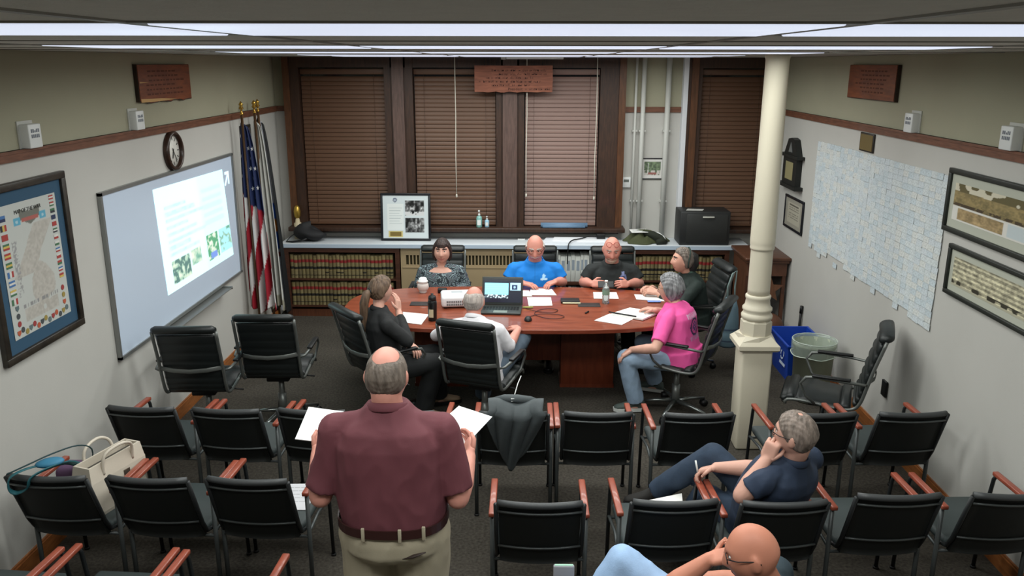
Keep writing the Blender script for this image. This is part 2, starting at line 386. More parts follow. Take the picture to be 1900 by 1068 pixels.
# pipes on the far wall strip
for i, (x, r, lab) in enumerate(((1.225, .014, 'thin white pipe nearest the dark window casing'), (1.31, .026, 'thick white pipe between the dark window and the photo'), (1.585, .03, 'thick white pipe right of the framed photo'))):
    p = thing('wall_pipe', lab, 'pipe', (x, YB-.05, .85), 0, 'white pipes on the far wall')
    obj('pipe', MB().cyl((0, 0, .002), (0, 0, ZC-.85-.005), r, n=16), m_pipe, p)
    cb = MB()
    for z in (.45, 1.25): cb.bx(-r-.012, r+.012, -r*.4, .048, z, z+.02)
    obj('pipe_clamp', cb, m_pipe, p)
struct('trim_5', MB().bx(1.745, 1.797, YB-.10, YB-.001, .87, TOP), mat('white_trim_paint', (214, 216, 220), 0.5), label='white vertical trim board beside the right far window')
# ---------------------------------------------------------------- counter, bookcases, radiator along the far wall
CT = .866            # counter top height
YC = 9.20            # counter front edge
m_counter = mat('white_laminate', (205, 210, 214), 0.35, var=0.01)
m_case = wood('bookcase_wood', (58, 34, 24), (80, 48, 34), 0.45, (1, 1, 8))
t = thing('counter_top', 'long white laminate counter under the far windows', 'counter', (0, 0, 0))
obj('slab', MB().rbox(((-2.80+2.52)/2, (YC+YB)/2, CT-.022), (5.32, YB-YC-.002, .044), .004), m_counter, t)
obj('front_edge', MB().bx(-2.80, 2.52, YC-.006, YC, CT-.045, CT-.003), mat('counter_edge', (176, 190, 204), 0.4), t)
ZT = CT-.046
def bookcase(name, x0, x1, label):
    t = thing(name, label, 'bookcase', ((x0+x1)/2, 9.40, 0)); h = (x1-x0)/2
    y0, y1 = -.19, .235
    obj('side_panel', MB().bx(-h, -h+.05, y0, y1, .0, ZT), m_case, t); obj('side_panel', MB().bx(h-.05, h, y0, y1, .0, ZT), m_case, t)
    obj('back_panel', MB().bx(-h+.05, h-.05, y1-.02, y1, .06, ZT), m_case, t)
    obj('top_board', MB().bx(-h+.05, h-.05, y0, y1-.02, ZT-.055, ZT), m_case, t)
    for z in (.115, .435): obj('shelf', MB().bx(-h+.05, h-.05, y0, y1-.02, z, z+.022), m_case, t)
    obj('kick_board', MB().bx(-h+.05, h-.05, y0+.02, y0+.04, 0, .085), wood('kick_wood', (78, 44, 28), (98, 56, 36), .5, (8, 1, 1)), t)
    return t
bookcase('bookcase', -2.76, -1.44, 'dark wood bookcase of tan law books by the flags')
bookcase('bookcase', 1.10, 2.30, 'dark wood bookcase of tan law books by the corner desk')
_ONES = 'first second third fourth fifth sixth seventh eighth ninth tenth eleventh twelfth thirteenth fourteenth fifteenth sixteenth seventeenth eighteenth nineteenth'.split()
def ordinal(n): return _ONES[n-1] if n < 20 else ('twentieth' if n == 20 else 'twenty-'+_ONES[n-21] if n < 30 else 'thirtieth')
m_bk = [mat('tan_buckram_%s' % s, c, 0.75, var=0.06, vscale=12) for s, c in zip('abcd', ((116, 104, 70), (106, 95, 63), (124, 112, 78), (99, 88, 60)))]
m_red = mat('red_spine_label', (128, 34, 34), 0.6); m_blk = mat('black_spine_label', (24, 22, 20), 0.6); m_gold = mat('gilt_spine_line', (170, 146, 80), 0.45)
bk_cache = {}
def book(x, z, w, h, k, label, group):
    key = (round(w, 3), round(h, 3), k % 4, k % 3 == 0)
    if key not in bk_cache:
        b = MB(); d = .19; hw = w/2-.0012
        n = 7      # rounded spine
        sp = [(-hw + 2*hw*i/(n-1), -.010*(1-((2*i/(n-1))-1)**2)) for i in range(n)]
        b.prism([(-hw, d)] + sp + [(hw, d)], 0, h)
        def band(z0, z1, mi):
            b.prism([(p[0]*1.01, p[1]-.0012) for p in sp] + [(hw*.9, .004), (-hw*.9, .004)], z0*h, z1*h, mi)
        band(.68, .80, 1); band(.40, .50, 2); band(.12, .145, 2)
        if k % 3 == 0: band(.22, .27, 2)
        band(.86, .865, 3); band(.345, .35, 3); band(.93, .934, 3)
        bk_cache[key] = b.mesh('law_book', [m_bk[k % 4], m_red, m_blk, m_gold])
    o = link('law_book', bk_cache[key], None, (x, 9.235, z), (0, 0, 0)); tag(o, label, 'book', group)
def shelf_row(x0, x1, z, h, label, group):
    x = x0; k = 0; rnd = random.Random(int(x0*100+z*977))
    while x < x1-.03:
        w = rnd.uniform(.040, .047); hh = h*rnd.choice((1, 1, 1, .97, .985))
        if x+w > x1: break
        book(x+w/2, z, round(w*500)/500, round(hh*200)/200, rnd.randrange(12), label % ordinal(k+1), group); x += round(w*500)/500+.0008; k += 1
for nm, x0, x1, side in (('left', -2.705, -1.50, 'flags'), ('right', 1.155, 2.245, 'corner desk')):
    shelf_row(x0, x1, .458, .275, 'tan banded law book, %%s from left on upper shelf near the %s' % side, 'upper shelf law books by the %s' % side)
    shelf_row(x0, x1, .138, .275, 'tan banded law book, %%s from left on lower shelf near the %s' % side, 'lower shelf law books by the %s' % side)
# radiator cover
m_rad = mat('tan_radiator_paint', (160, 140, 108), 0.5, var=0.02); m_void = mat('dark_vent_void', (62, 56, 34), 0.8)
t = thing('radiator_cover', 'tan metal radiator cover with slotted grille under the counter', 'radiator cover', (-.66, 9.40, 0)); h = .77
obj('front_panel', MB().bx(-h, h, -.17, -.15, .04, .62).bx(-h, h, -.17, -.15, .735, ZT).bx(-h, -h+.06, -.17, -.15, .62, .735).bx(h-.06, h, -.17, -.15, .62, .735), m_rad, t)
obj('case', MB().bx(-h, -h+.02, -.15, .23, 0, ZT).bx(h-.02, h, -.15, .23, 0, ZT).bx(-h+.02, h-.02, -.14, -.135, .60, .76), m_void, t)
sm = MB().bx(-.007, .007, -.168, -.15, .62, .735).mesh('grille_bar', m_rad)
for i in range(1, 36): link('grille_bar', sm, t, (-h+.06+(2*h-.12)*i/36, 0, 0))
obj('middle_rib', MB().bx(-h+.02, h-.02, -.176, -.17, .585, .60), m_rad, t)
# open shelf of white binders
t = thing('binder_shelf', 'open dark shelf of white binders behind the men', 'shelf', (.62, 9.40, 0)); h = .46
obj('side_panel', MB().bx(-h, -h+.03, -.18, .235, 0, ZT), m_case, t); obj('side_panel', MB().bx(h-.03, h, -.18, .235, 0, ZT), m_case, t)
obj('shelf', MB().bx(-h+.03, h-.03, -.18, .21, .40, .43), m_case, t); obj('shelf', MB().bx(-h+.03, h-.03, -.18, .21, .03, .06), m_case, t)
obj('back_panel', MB().bx(-h+.03, h-.03, .21, .235, 0, ZT), m_case, t)
m_bind = mat('white_binder_vinyl', (205, 206, 200), 0.45); m_bind2 = mat('grey_binder_label', (140, 150, 160), 0.5)
bd = {}
for z, grp in ((.43, 'upper'), (.06, 'lower')):
    x = .20; i = 0; rnd = random.Random(3 if z > .2 else 4)
    while x < 1.02:
        w = rnd.choice((.035, .05, .06)); hh = rnd.choice((.29, .30, .305))
        if (w, hh) not in bd:
            b = MB().rbox((0, .12, hh/2), (w-.002, .24, hh), .004).bx(-w*.3, w*.3, -.0015, 0, hh*.45, hh*.85, 1); bd[(w, hh)] = b.mesh('binder', [m_bind, m_bind2])
        o = link('binder', bd[(w, hh)], None, (x+w/2, 9.24, z+.001)); i += 1; tag(o, 'white ring binder, %s from the left on the %s shelf behind the seated men' % (ordinal(i), grp), 'binder', 'white binders, %s shelf' % grp); x += w
# ---- things on the counter
def printed_frame(name, label, cat, W, Hh, fw, fd, fn, m_fr, nu=60, nv=60, mat_w=0.0, mat_c=(220, 220, 215), loc=(0, 0, 0), rot=(0, 0, 0), group=None, mats_print=None, art=None):
    """framed print standing in its own x (width) z (height) plane, facing -y; origin at bottom centre of its back"""
    e = bpy.data.objects.new(name, None); COL.objects.link(e); e.location = loc; e.rotation_euler = rot; tag(e, label, cat, group)
    b = MB(); h = W/2
    prof = lambda x0, x1, z0, z1: b.rbox(((x0+x1)/2, -fd/2, (z0+z1)/2), (x1-x0, fd, z1-z0), min(.006, fw*.3))
    prof(-h, h, 0, fw); prof(-h, h, Hh-fw, Hh); prof(-h, -h+fw, fw*.9, Hh-fw*.9); prof(h-fw, h, fw*.9, Hh-fw*.9)
    obj('frame', b, m_fr, e)
    obj('backing', MB().bx(-h+fw*.5, h-fw*.5, -fd*.35, 0, fw*.5, Hh-fw*.5), m_black, e)
    x0, x1, z0, z1 = -h+fw*.95, h-fw*.95, fw*.95, Hh-fw*.95
    if mat_w > 0:
        obj('mat_board', MB().bx(x0, x1, -fd*.42, -fd*.35, z0, z1), mat(name+'_mat_board', mat_c, 0.8), e)
        x0 += mat_w; x1 -= mat_w; z0 += mat_w; z1 -= mat_w
    P = lambda u, v: (x0+(x1-x0)*u, -fd*.5, z0+(z1-z0)*v)
    link('print', panel_mesh('print', P, nu, nv, fn, mats_print or PRINT_GLASS), e)
    return e
m_frblk = mat('black_frame_lacquer', (20, 22, 28), 0.35)
def cert_fn(u, v):
    c = fill(u, (206, 214, 216)); c = mixc(c, rect(u, v, .10, .46, .20, .80), (222, 226, 224))
    for k in range(7): c = mixc(c, rect(u, v, .14, .42-(k % 3)*.03, .70-k*.06, .715-k*.06)*.6, (160, 170, 172))
    c = mixc(c, (np.hypot((u-.27)*1.1, v-.89) < .05), (90, 100, 120)); c = mixc(c, (np.hypot((u-.27)*1.1, v-.89) < .03), (170, 178, 190))
    c = mixc(c, rect(u, v, .12, .43, .03, .17), (200, 184, 120)); c = mixc(c, rect(u, v, .15, .40, .05, .15), (120, 100, 50))
    for (z0, z1, s) in ((.53, .88, 3), (.14, .48, 5)):
        r = rect(u, v, .49, .90, z0, z1); n = vnoise(u*26, v*10, s)*.6+vnoise(u*40, v*30, s+1)*.4
        g = np.clip((n-.25)*330, 10, 225)
        if s == 3: g = np.where((v < .62) & (n > .3), 210, g)
        m = r[:, None]; c = c*(1-m)+np.stack([g, g, g], 1)*m
    return c
printed_frame('framed_certificate', 'black framed certificate with two photographs leaning on the window sill', 'picture', .575, .545, .026, .02, cert_fn, m_frblk, 90, 90, loc=(-1.385, YC+.20, CT+.003), rot=(math.radians(-5), 0, 0))
# hand sanitiser bottles on the sill
def pump_bottle(x, y, z, h, r, c, label):
    t = thing('sanitizer_bottle', label, 'bottle', (x, y, z)); mb = mat('tinted_bottle_'+str(int(h*1000)), c, 0.2, spec=.6)
    obj('bottle', MB().lathe([(r*.9, 0), (r, .006), (r, h*.55), (r*.8, h*.64), (r*.35, h*.68)], n=18), mb, t)
    obj('front_label', MB().bx(-r*.6, r*.6, -r-.001, -r+.004, h*.15, h*.45), m_white, t)
    obj('pump', MB().lathe([(r*.4, h*.67), (r*.42, h*.78), (r*.15, h*.79), (r*.15, h*.9), (r*.3, h*.91), (r*.3, h*.96)], n=12).bx(-r*.3, r*.3, -r*1.2, r*.3, h*.95, h), m_white, t)
pump_bottle(-.545, YB-.15, ZS, .20, .034, (128, 178, 170), 'tall pump sanitizer bottle on the dark window sill')
pump_bottle(-.455, YB-.14, ZS, .13, .026, (150, 190, 210), 'short sanitizer bottle on the dark window sill')
o = obj('blue_paper_roll', MB().cyl((-.27, 0, .028), (.27, 0, .028), .028, n=14).cyl((-.25, -.045, .02), (.24, -.045, .02), .02, n=12), mat('pale_blue_roll', (104, 132, 160), 0.4)); o.location = (.44, YB-.14, ZS); tag(o, 'pale blue rolls lying on the sill below the paler blind', 'roll')
# black shoulder bag
t = thing('black_bag', 'slumped black fabric bag at the left end of the counter', 'bag', (-2.50, YC+.16, CT))
def bagshape(u, v):
    a = 2*PI*u; r = math.sin(PI*min(max(v, .0), 1))**.55
    x = .19*math.cos(a)*r; y = .12*math.sin(a)*r; z = .006+v*(.17-.05*math.cos(a)) + .012*math.sin(3*a+4*v)
    return (x+.03*v, y, z)
obj('bag_body', MB().grid(bagshape, 28, 14, wrap=True), mat('black_nylon', (26, 26, 28), 0.7, var=.1, bump=.2, bscale=30), t)
obj('strap', MB().tube([(-.14, -.02, .10), (-.2, -.06, .06), (-.24, -.09, .012), (-.17, -.11, .012), (-.08, -.10, .02), (0, -.11, .05)], .012, 6, flat=(1, .4)), m_black, t)
t = thing('candle_ornament', 'cream candle holder with gold ornament beside the flags', 'ornament', (-2.66, YC+.30, CT))
obj('base', MB().lathe([(.045, 0), (.045, .18), (.03, .19), (.02, .24)], n=18), mat('cream_ceramic', (196, 182, 150), .4), t)
obj('gold_top', MB().lathe([(.012, .23), (.035, .26), (.04, .32), (.03, .37), (.012, .39)], n=14), mat('dull_gold', (180, 148, 66), .3, metal=.7), t)
# rolled drawings and sheets in the middle of the counter
def sheet(name, label, corners, z, rgb=(232, 232, 228), th=.0025, cat='paper', group=None, curl=0.0, n=8, lines=False):
    """thin sheet of paper from four ground corners (x,y) in order; own small thickness"""
    c = np.array(corners, float); zz = z if hasattr(z, '__len__') else [z]*4; zz = np.array(zz, float)
    cx, cy, cz = c[:, 0].mean(), c[:, 1].mean(), zz.min()
    def P(u, v):
        w = [(1-u)*(1-v), u*(1-v), u*v, (1-u)*v]
        p = sum(w[i]*c[i] for i in range(4)); q = sum(w[i]*zz[i] for i in range(4))
        return (p[0]-cx, p[1]-cy, q-cz+curl*math.sin(PI*u)*math.sin(PI*v)*.5+abs(curl)*.2*u)
    b = MB(); top = [P(i/(n-1), j/(n-1)) for j in range(n) for i in range(n)]
    vs = [(p[0], p[1], p[2]+th) for p in top]+top; k = n*n; fs = []
    for j in range(n-1):
        for i in range(n-1):
            a = j*n+i; fs.append((a, a+1, a+n+1, a+n)); fs.append((k+a+n, k+a+n+1, k+a+1, k+a))
    for i in range(n-1):
        fs += [(i+1, i, k+i, k+i+1), ((n-1)*n+i, (n-1)*n+i+1, k+(n-1)*n+i+1, k+(n-1)*n+i), (i*n, (i+1)*n, k+(i+1)*n, k+i*n), ((i+1)*n+n-1, i*n+n-1, k+i*n+n-1, k+(i+1)*n+n-1)]
    b.add(vs, fs, 0, False)
    if lines:
        for q in range(lines):
            v = .16+.68*q/max(1, lines-1); u1 = .86 if q % 3 else .6
            for s in range(4):
                ua = .14+(u1-.14)*s/4; ub = .14+(u1-.14)*(s+.86)/4
                p = [Vector(P(ua, v)), Vector(P(ub, v)), Vector(P(ub, v+.018)), Vector(P(ua, v+.018))]
                b.add([(x.x, x.y, x.z+th+.0006) for x in p], [(0, 1, 2, 3)], 1)
    o = obj(name, b, [mat('paper_%d_%d_%d' % rgb, rgb, 0.8), mat('grey_print', (168, 168, 172), .8)]); o.location = (cx, cy, cz); tag(o, label, cat, group); return o
sheet('drawing_sheets', 'large white drawing sheets lying flat on the counter behind the men', [(.18, 9.24), (1.02, 9.22), (.99, 9.52), (.24, 9.54)], CT+.001, (222, 226, 232), .022)
sheet('drawing_sheets', 'smaller folded drawing set lying on top of the large white sheets', [(.30, 9.30), (.98, 9.27), (.95, 9.46), (.33, 9.50)], CT+.024, (232, 234, 238), .012)
for x, lab in ((-.055, 'dark socket plate in the counter, left of the pair'), (.065, 'dark socket plate in the counter, right of the pair')):
    t = thing('socket_plate', lab, 'socket', (x, YC+.30, CT+.0005)); obj('plate', MB().rbox((0, 0, .006), (.085, .05, .012), .003), m_white, t); obj('inset', MB().rbox((0, -.002, .012), (.068, .034, .006), .002), mat('grey_inset', (80, 80, 80), .5), t)
t = thing('power_adapter', 'black power adapter with cable lying on the drawing sheets', 'adapter', (.86, 9.40, CT+.038))
obj('block', MB().rbox((0, 0, .028), (.10, .07, .055), .008), m_black, t)
obj('cable', MB().tube(smooth_path([(-.04, 0, .03), (-.12, .01, .025), (-.2, -.03, .012), (-.27, -.09, .010), (-.33, -.15, .010), (-.37, -.20, -.01), (-.385, -.225, -.06), (-.39, -.225, -.25)], 4), .007, 6), m_black, t)
# olive jacket with paper, black cabinet box
t = thing('olive_coat', 'crumpled olive green coat heaped on the counter beside the black box', 'coat', (1.36, YC+.20, CT))
def heap(u, v):
    a = 2*PI*u; r = math.sin(PI*v*.5+.0)**.7 if v < 1 else 1
    k = 1+.18*math.sin(3*a+1)+.1*math.sin(7*a); zz = .10*(1-r*r)*(1+.3*math.sin(5*a)) + .012
    return (.24*r*k*math.cos(a), .15*r*k*math.sin(a), max(.004, zz - (.012 if v > .95 else 0)) + .014*math.sin(9*a*1.0+7*v)*(1-v))
obj('coat_heap', MB().grid(heap, 44, 14, wrap=True), mat('olive_cloth', (66, 70, 44), 0.85, var=.15, vscale=10, bump=.25, bscale=25), t)
obj('dark_sleeve', MB().tube([(-.02, -.02, .11), (.08, -.06, .10), (.16, -.10, .06), (.20, -.13, .035), (.12, -.15, .03)], [.03, .045, .05, .045, .03], 9), mat('dark_green_cloth', (34, 38, 28), .85, bump=.3, bscale=25), t)
obj('strap', MB().tube([(.02, .02, .125), (.12, .03, .11), (.2, .0, .07), (.25, -.06, .03), (.235, -.12, .022)], .009, 6, flat=(1.4, .5)), m_black, t)
obj('white_lining', MB().tube([(.10, .05, .10), (.16, .03, .085), (.21, -.02, .055), (.225, -.07, .04)], [.015, .025, .025, .012], 8), m_white, t)
sheet('letter_sheet', 'white printed sheet lying on the olive coat', [(1.20, 9.29), (1.39, 9.32), (1.385, 9.50), (1.19, 9.47)], [CT+.128, CT+.128, CT+.132, CT+.132], lines=6)
t = thing('black_box', 'big black equipment box with white handle on the counter', 'box', (2.01, YC+.20, CT))
BW, BD, BH = .56, .34, .385
obj('shell', MB().rbox((0, 0, BH/2), (BW, BD, BH), .012), mat('black_box_laminate', (37, 38, 38), .5), t)
obj('front_door', MB().rbox((.02, -BD/2-.004, BH/2), (BW-.10, .012, BH-.06), .004), mat('black_box_door', (44, 45, 44), .45), t)
obj('handle', MB().rbox((.03, -BD/2-.02, BH-.06), (.13, .02, .016), .005), mat('white_handle', (190, 190, 180), .4), t)
obj('knob', MB().cyl((BW/2, -.06, BH*.45), (BW/2+.03, -.06, BH*.45), .014, n=10), m_black, t)
sheet('label_sheet', 'pale sheet lying on top of the black equipment box', [(1.80, 9.30), (1.98, 9.28), (2.02, 9.38), (1.84, 9.41)], CT+BH+.001, (190, 190, 184))
# corner desk with star bracket and leather ball
m_desk = wood('desk_wood', (72, 44, 30), (98, 62, 44), .45, (1, 8, 1))
m_desk2 = wood('desk_star_wood', (104, 68, 48), (124, 84, 60), .5, (8, 1, 1))
t = thing('corner_desk', 'brown wooden desk with carved star bracket in the right far corner', 'desk', (2.545, 8.86, 0))
obj('desk_top', MB().rbox((0, 0, .865), (.48, .66, .035), .01).rbox((0, 0, .835), (.45, .63, .03), .006), m_desk, t)
obj('apron', MB().bx(-.21, .21, -.29, -.265, .68, .82).bx(-.21, -.185, -.265, .29, .68, .82).bx(.185, .21, -.265, .29, .68, .82), m_desk, t)
obj('side_panel', MB().bx(-.21, -.17, -.265, .29, 0, .68), m_desk, t)
for sx in (-.185, .185): obj('leg', MB().bx(sx-.025, sx+.025, .24, .29, 0, .68), m_desk, t)
obj('leg', MB().bx(.175, .21, -.275, -.24, 0, .68), m_desk, t)
st = []
for k in range(10):
    r = .15 if k % 2 == 0 else .065; a = PI/2+k*PI/5; st.append((r*math.cos(a), r*math.sin(a)))
obj('star', MB().at(Matrix.Translation((.05, -.268, .53)) @ Matrix.Rotation(PI/2, 4, 'X')).prism(st, -.01, .012), m_desk2, t)
o = obj('leather_ball', MB().ell((0, 0, .15), (.15, .15, .15), nu=28, nv=18), mat('brown_leather', (96, 62, 46), .5, var=.08, bump=.1, bscale=120)); o.location = (2.585, 8.47, .0); tag(o, 'brown leather ball under the corner desk', 'ball')
# small model house on the lower shelf end
t = thing('model_house', 'small tan model house at the end of the low bookcase shelf', 'ornament', (2.16, 9.19, .139))
obj('wall_block', MB().bx(-.075, .075, -.016, .014, 0, .10).prism([(-.075, -.016), (.075, -.016), (.075, .014), (-.075, .014)], .10, .104), mat('tan_model', (120, 110, 78), .7), t)
obj('door_hole', MB().bx(-.05, -.02, -.018, -.015, .01, .07).bx(.02, .05, -.018, -.015, .01, .07), m_black, t)
obj('chimney', MB().bx(-.01, .01, -.01, .01, .104, .15), mat('tan_model', (120, 110, 78), .7), t)

# ---- far wall small things
def photo_fn(u, v):
    c = fill(u, (214, 212, 208)); r = rect(u, v, .12, .88, .16, .86)
    n = vnoise(u*14, v*14, 9); g = np.stack([70+60*n, 80+70*n, 66+50*n], 1)
    g = mixc(g, (v < .42) & (vnoise(u*20, v*6, 4) > .35), (196, 190, 184)); g = mixc(g, rect(u, v, .28, .31, .3, .8), (220, 220, 220)); g = mixc(g, rect(u, v, .3, .7, .2, .3), (150, 96, 90))
    return c*(1-r[:, None])+g*r[:, None]
printed_frame('framed_photo', 'small black framed group photo between the white pipes', 'picture', .27, .245, .012, .015, photo_fn, m_frblk, 48, 48, loc=(1.452, YB-.001, 1.555))
t = thing('thermostat', 'small white thermostat on the far wall beside the dark casing', 'thermostat', (1.155, YB-.001, 1.46))
obj('case', MB().rbox((0, -.014, .06), (.105, .028, .12), .006), m_white, t); obj('display', MB().bx(-.03, .03, -.0295, -.028, .065, .095), mat('grey_lcd', (110, 116, 110), .3), t)
# hanging wooden sign before the middle mullion
m_cedar = wood('cedar_board', (112, 62, 42), (142, 84, 60), .55, (1.2, 1, 9), 5)
m_burn = mat('burnt_lettering', (44, 22, 14), .8)
t = thing('hanging_sign', 'reddish cedar board with burnt lettering hung before the middle mullion', 'sign', (-.15, YB-.195, 2.54))
SW, SH = .86, .285
ed = [(-SW/2, .0)]
for i in range(1, 18): ed.append((-SW/2+SW*i/18, .004*math.sin(i*1.7)+.003*math.sin(i*4.1)))
ed += [(SW/2, 0), (SW/2+.003, SH*.5), (SW/2, SH), (0, SH-.003), (-SW/2, SH)]
obj('board', MB().at(Matrix.Rotation(PI/2, 4, 'X')).prism(ed, -.012, .012), m_cedar, t)
# lines of lettering: five rows too worn to read, the last begins with President
def word_marks(b, x0, x1, z, h, y, seed):
    r = random.Random(seed); x = x0
    while x < x1-.01:
        wl = r.uniform(.03, .075); k = max(2, int(wl/.012)); 
        for i in range(k):
            xx = x+i*.012
            if xx > x1: break
            hh = h*r.choice((.6, .6, .7, 1)); b.bx(xx, xx+.003, y-.0006, y, z, z+hh)
            if r.random() < .6: b.bx(xx, xx+.010, y-.0006, y, z+r.choice((0, .5*h)), z+r.choice((0, .5*h))+.003)
        x += wl+.014
b = MB()
for i, (x0, x1) in enumerate(((-.24, .36), (-.16, .38), (-.30, .22), (-.38, .30), (-.24, .20))): word_marks(b, x0, x1, .222-i*.040, .026, -.0125, 11+i)
obj('lettering', b, m_burn, t)['kind'] = 'stuff'
tm = link('lettering', text_mesh('lettering', 'President', .042, m_burn), t, (.02, -.0125, .032), (PI/2, 0, 0))
b = MB(); word_marks(b, .13, .40, .022, .026, -.0125, 31); obj('lettering', b, m_burn, t)['kind'] = 'stuff'
for x in (-.32, .32): obj('chain', MB().cyl((x, 0, SH-.004), (x, 0, ZC-2.54-.003), .003, n=6), m_black, t)
t = thing('ceiling_track', 'slim white bar fixed to the ceiling above the cedar sign', 'track', (.08, 9.05, ZC-.001))
obj('bar', MB().rbox((0, 0, -.012), (.60, .05, .024), .004), m_white, t); obj('end_cap', MB().rbox((-.33, 0, -.014), (.05, .06, .028), .005), m_pipe, t)
# ---------------------------------------------------------------- left wall (things face +x)
RL = (0, 0, PI/2)     # printed_frame faces -y; turned to face +x
RR = (0, 0, -PI/2)
m_frame_dk = wood('dark_frame_wood', (34, 30, 26), (54, 48, 40), .4, (3, 3, 3))
# framed war map
def map_fn(u, v):
    c = fill(u, (186, 188, 178)); n = vnoise(u*9, v*14, 2); n2 = vnoise(u*40, v*60, 5)
    sea = fill(u, (188, 191, 186)); land = fill(u, (178, 174, 166))+(n2*22-11)[:, None]
    # diagonal peninsula and a southern half
    px = .62-.34*(1-v)*(v > .45)+0.0
    d1 = np.abs(u-(.28+.55*np.clip((v-.42)/.5, 0, 1)))
    land1 = (v > .44) & (v < .82) & (d1 < .13+.06*n)
    land2 = (np.hypot((u-.58)/.20, (v-.34)/.17) < .8+.35*n)
    land3 = (v > .10) & (v < .20) & (u > .22) & (u < .80) & (n > .28)
    c = np.where((land1 | land2 | land3)[:, None], land, sea)
    c = mixc(c, rect(u, v, .17, .25, .30, .72)*(vnoise(u*60, v*90, 7) > .5), (150, 150, 150))
    c = mixc(c, rect(u, v, .20, .82, .205, .235)*(vnoise(u*70, v*8, 3) > .45), (140, 140, 140))
    # banner of draped cloth at the top
    s = np.abs(u-.52); c = mixc(c, (s < .17) & (v > .865-.05*(1-s/.17)) & (v < .94-.02*np.cos(s*12)), (110, 112, 104)); c = mixc(c, (s < .14) & (v > .845) & (v < .875), (170, 96, 88))
    # pale blue squares beside the title
    for uu in (.30, .74): c = mixc(c, rect(u, v, uu-.055, uu+.055, .83, .885), (92, 164, 190))
    c = mixc(c, np.hypot(u-.30, (v-.857)*1.55) < .02, (170, 200, 210)); c = mixc(c, np.hypot(u-.74, (v-.857)*1.55) < .02, (170, 200, 210))
    return c
W_, H_ = .82, .985
e = printed_frame('framed_war_map', 'tall dark framed map of the war bordered by small flags on the left wall', 'picture', W_, H_, .045, .035, map_fn, m_frame_dk, 100, 140, mat_w=.075, mat_c=(46, 78, 102), loc=(XL+.001, 4.655, 1.225), rot=RL)
m_map = []
def flag_mark(cx, cz, w, h, cols, vert=False):
    b = MB(); n = len(cols)
    for i, c in enumerate(cols):
        mm = mat('ink_%d_%d_%d' % c, c, .7)
        if mm not in m_map: m_map.append(mm)
        k = m_map.index(mm)
        if vert: b.bx(cx-w/2+w*i/n, cx-w/2+w*(i+1)/n, -.0195, -.0185, cz-h/2, cz+h/2, k)
        else: b.bx(cx-w/2, cx+w/2, -.0195, -.0185, cz-h/2+h*i/n, cz-h/2+h*(i+1)/n, k)
    return b
RD, WH, BL, GR, YE, BK, NV = (160, 62, 58), (206, 204, 198), (70, 110, 160), (70, 110, 80), (196, 170, 90), (50, 50, 56), (44, 54, 84)
leftcol = [((NV, BL), 0), ((BK, YE, RD), 1), ((RD, RD), 0), ((RD, YE, GR), 0), ((RD, YE, RD), 0), ((GR, YE, GR), 0), ((BL, WH, RD), 1), ((BL, WH, BL), 0), ((GR, WH, YE), 0), ((GR, WH, RD), 1)]
rightcol = [((RD, WH, RD), 0), ((GR, WH, RD), 0), ((BK, GR), 0), ((NV, NV), 0), ((RD, RD), 0), ((BK, WH, GR), 0), ((RD, WH), 0), ((GR, WH), 0), ((RD, WH, BL), 0), ((RD, RD, WH), 0), ((GR, RD), 0), ((RD, WH, BL), 0), ((YE, RD), 0)]
allb = []
for i, (cs, vt) in enumerate(leftcol): allb.append(flag_mark(-.245, .80-i*.052, .055, .034, cs, vt))
for i, (cs, vt) in enumerate(rightcol): allb.append(flag_mark(.245, .845-i*.040, .045, .026, cs, vt))
for b in allb: obj('map_flag', b, m_map if m_map else m_white, e)
for i in range(20):      # unit badges around the foot of the map
    if i < 14: cx, cz = -.25+.5*(i/13), .150+.012*math.sin(i*2.1)
    else: cx, cz = (.235 if i % 2 else -.235), .20+.045*((i-14)//2)
    c = [(176, 86, 60), (70, 74, 76), (150, 132, 70), (96, 110, 112), (150, 60, 60)][i % 5]
    if i % 3: b = MB().at(Matrix.Translation((cx, -.019, cz)) @ Matrix.Rotation(PI/2, 4, 'X')).prism([(.017*math.cos(a*PI/5), .017*math.sin(a*PI/5)) for a in range(10)], 0, .0008)
    else: b = MB().at(Matrix.Translation((cx, -.019, cz)) @ Matrix.Rotation(PI/2, 4, 'X')).prism([(-.016, .014), (-.016, -.004), (0, -.018), (.016, -.004), (.016, .014)], 0, .0008)
    obj('map_badge', b, mat('badge_%d' % (i % 5), c, .7), e)
link('map_title', text_mesh('map_title', 'MAP OF THE WAR', .032, mat('ink_dark', (60, 60, 58), .8)), e, (-.0, -.019, .815), (PI/2, 0, 0))
# whiteboard with tray and the projected slide
m_wb = mat('whiteboard_enamel', (200, 214, 232), .22, spec=.5); m_alu = mat('brushed_aluminium', (140, 142, 140), .35, metal=.6)
t = thing('whiteboard', 'large aluminium framed whiteboard on the left wall', 'whiteboard', (XL+.001, 6.755, .825)); WL, WH_ = 2.57, 1.18
obj('board', MB().bx(.004, .016, -WL/2, WL/2, 0, WH_), m_wb, t)
fr = MB().bx(.002, .028, -WL/2-.005, -WL/2+.02, 0, WH_).bx(.002, .028, WL/2-.02, WL/2+.005, 0, WH_).bx(.002, .028, -WL/2-.005, WL/2+.005, -.004, .02).bx(.002, .028, -WL/2-.005, WL/2+.005, WH_-.02, WH_+.004)
obj('frame', fr, m_alu, t)
tr = MB().at(Matrix.Rotation(PI/2, 4, 'X')).prism([(.004, -.03), (.10, -.03), (.115, -.015), (.11, -.012), (.095, -.022), (.004, -.022)], -.75, .55)
obj('pen_tray', tr, m_alu, t); obj('tray_end', MB().rbox((.055, .756, -.02), (.11, .012, .03), .004), m_alu, t)
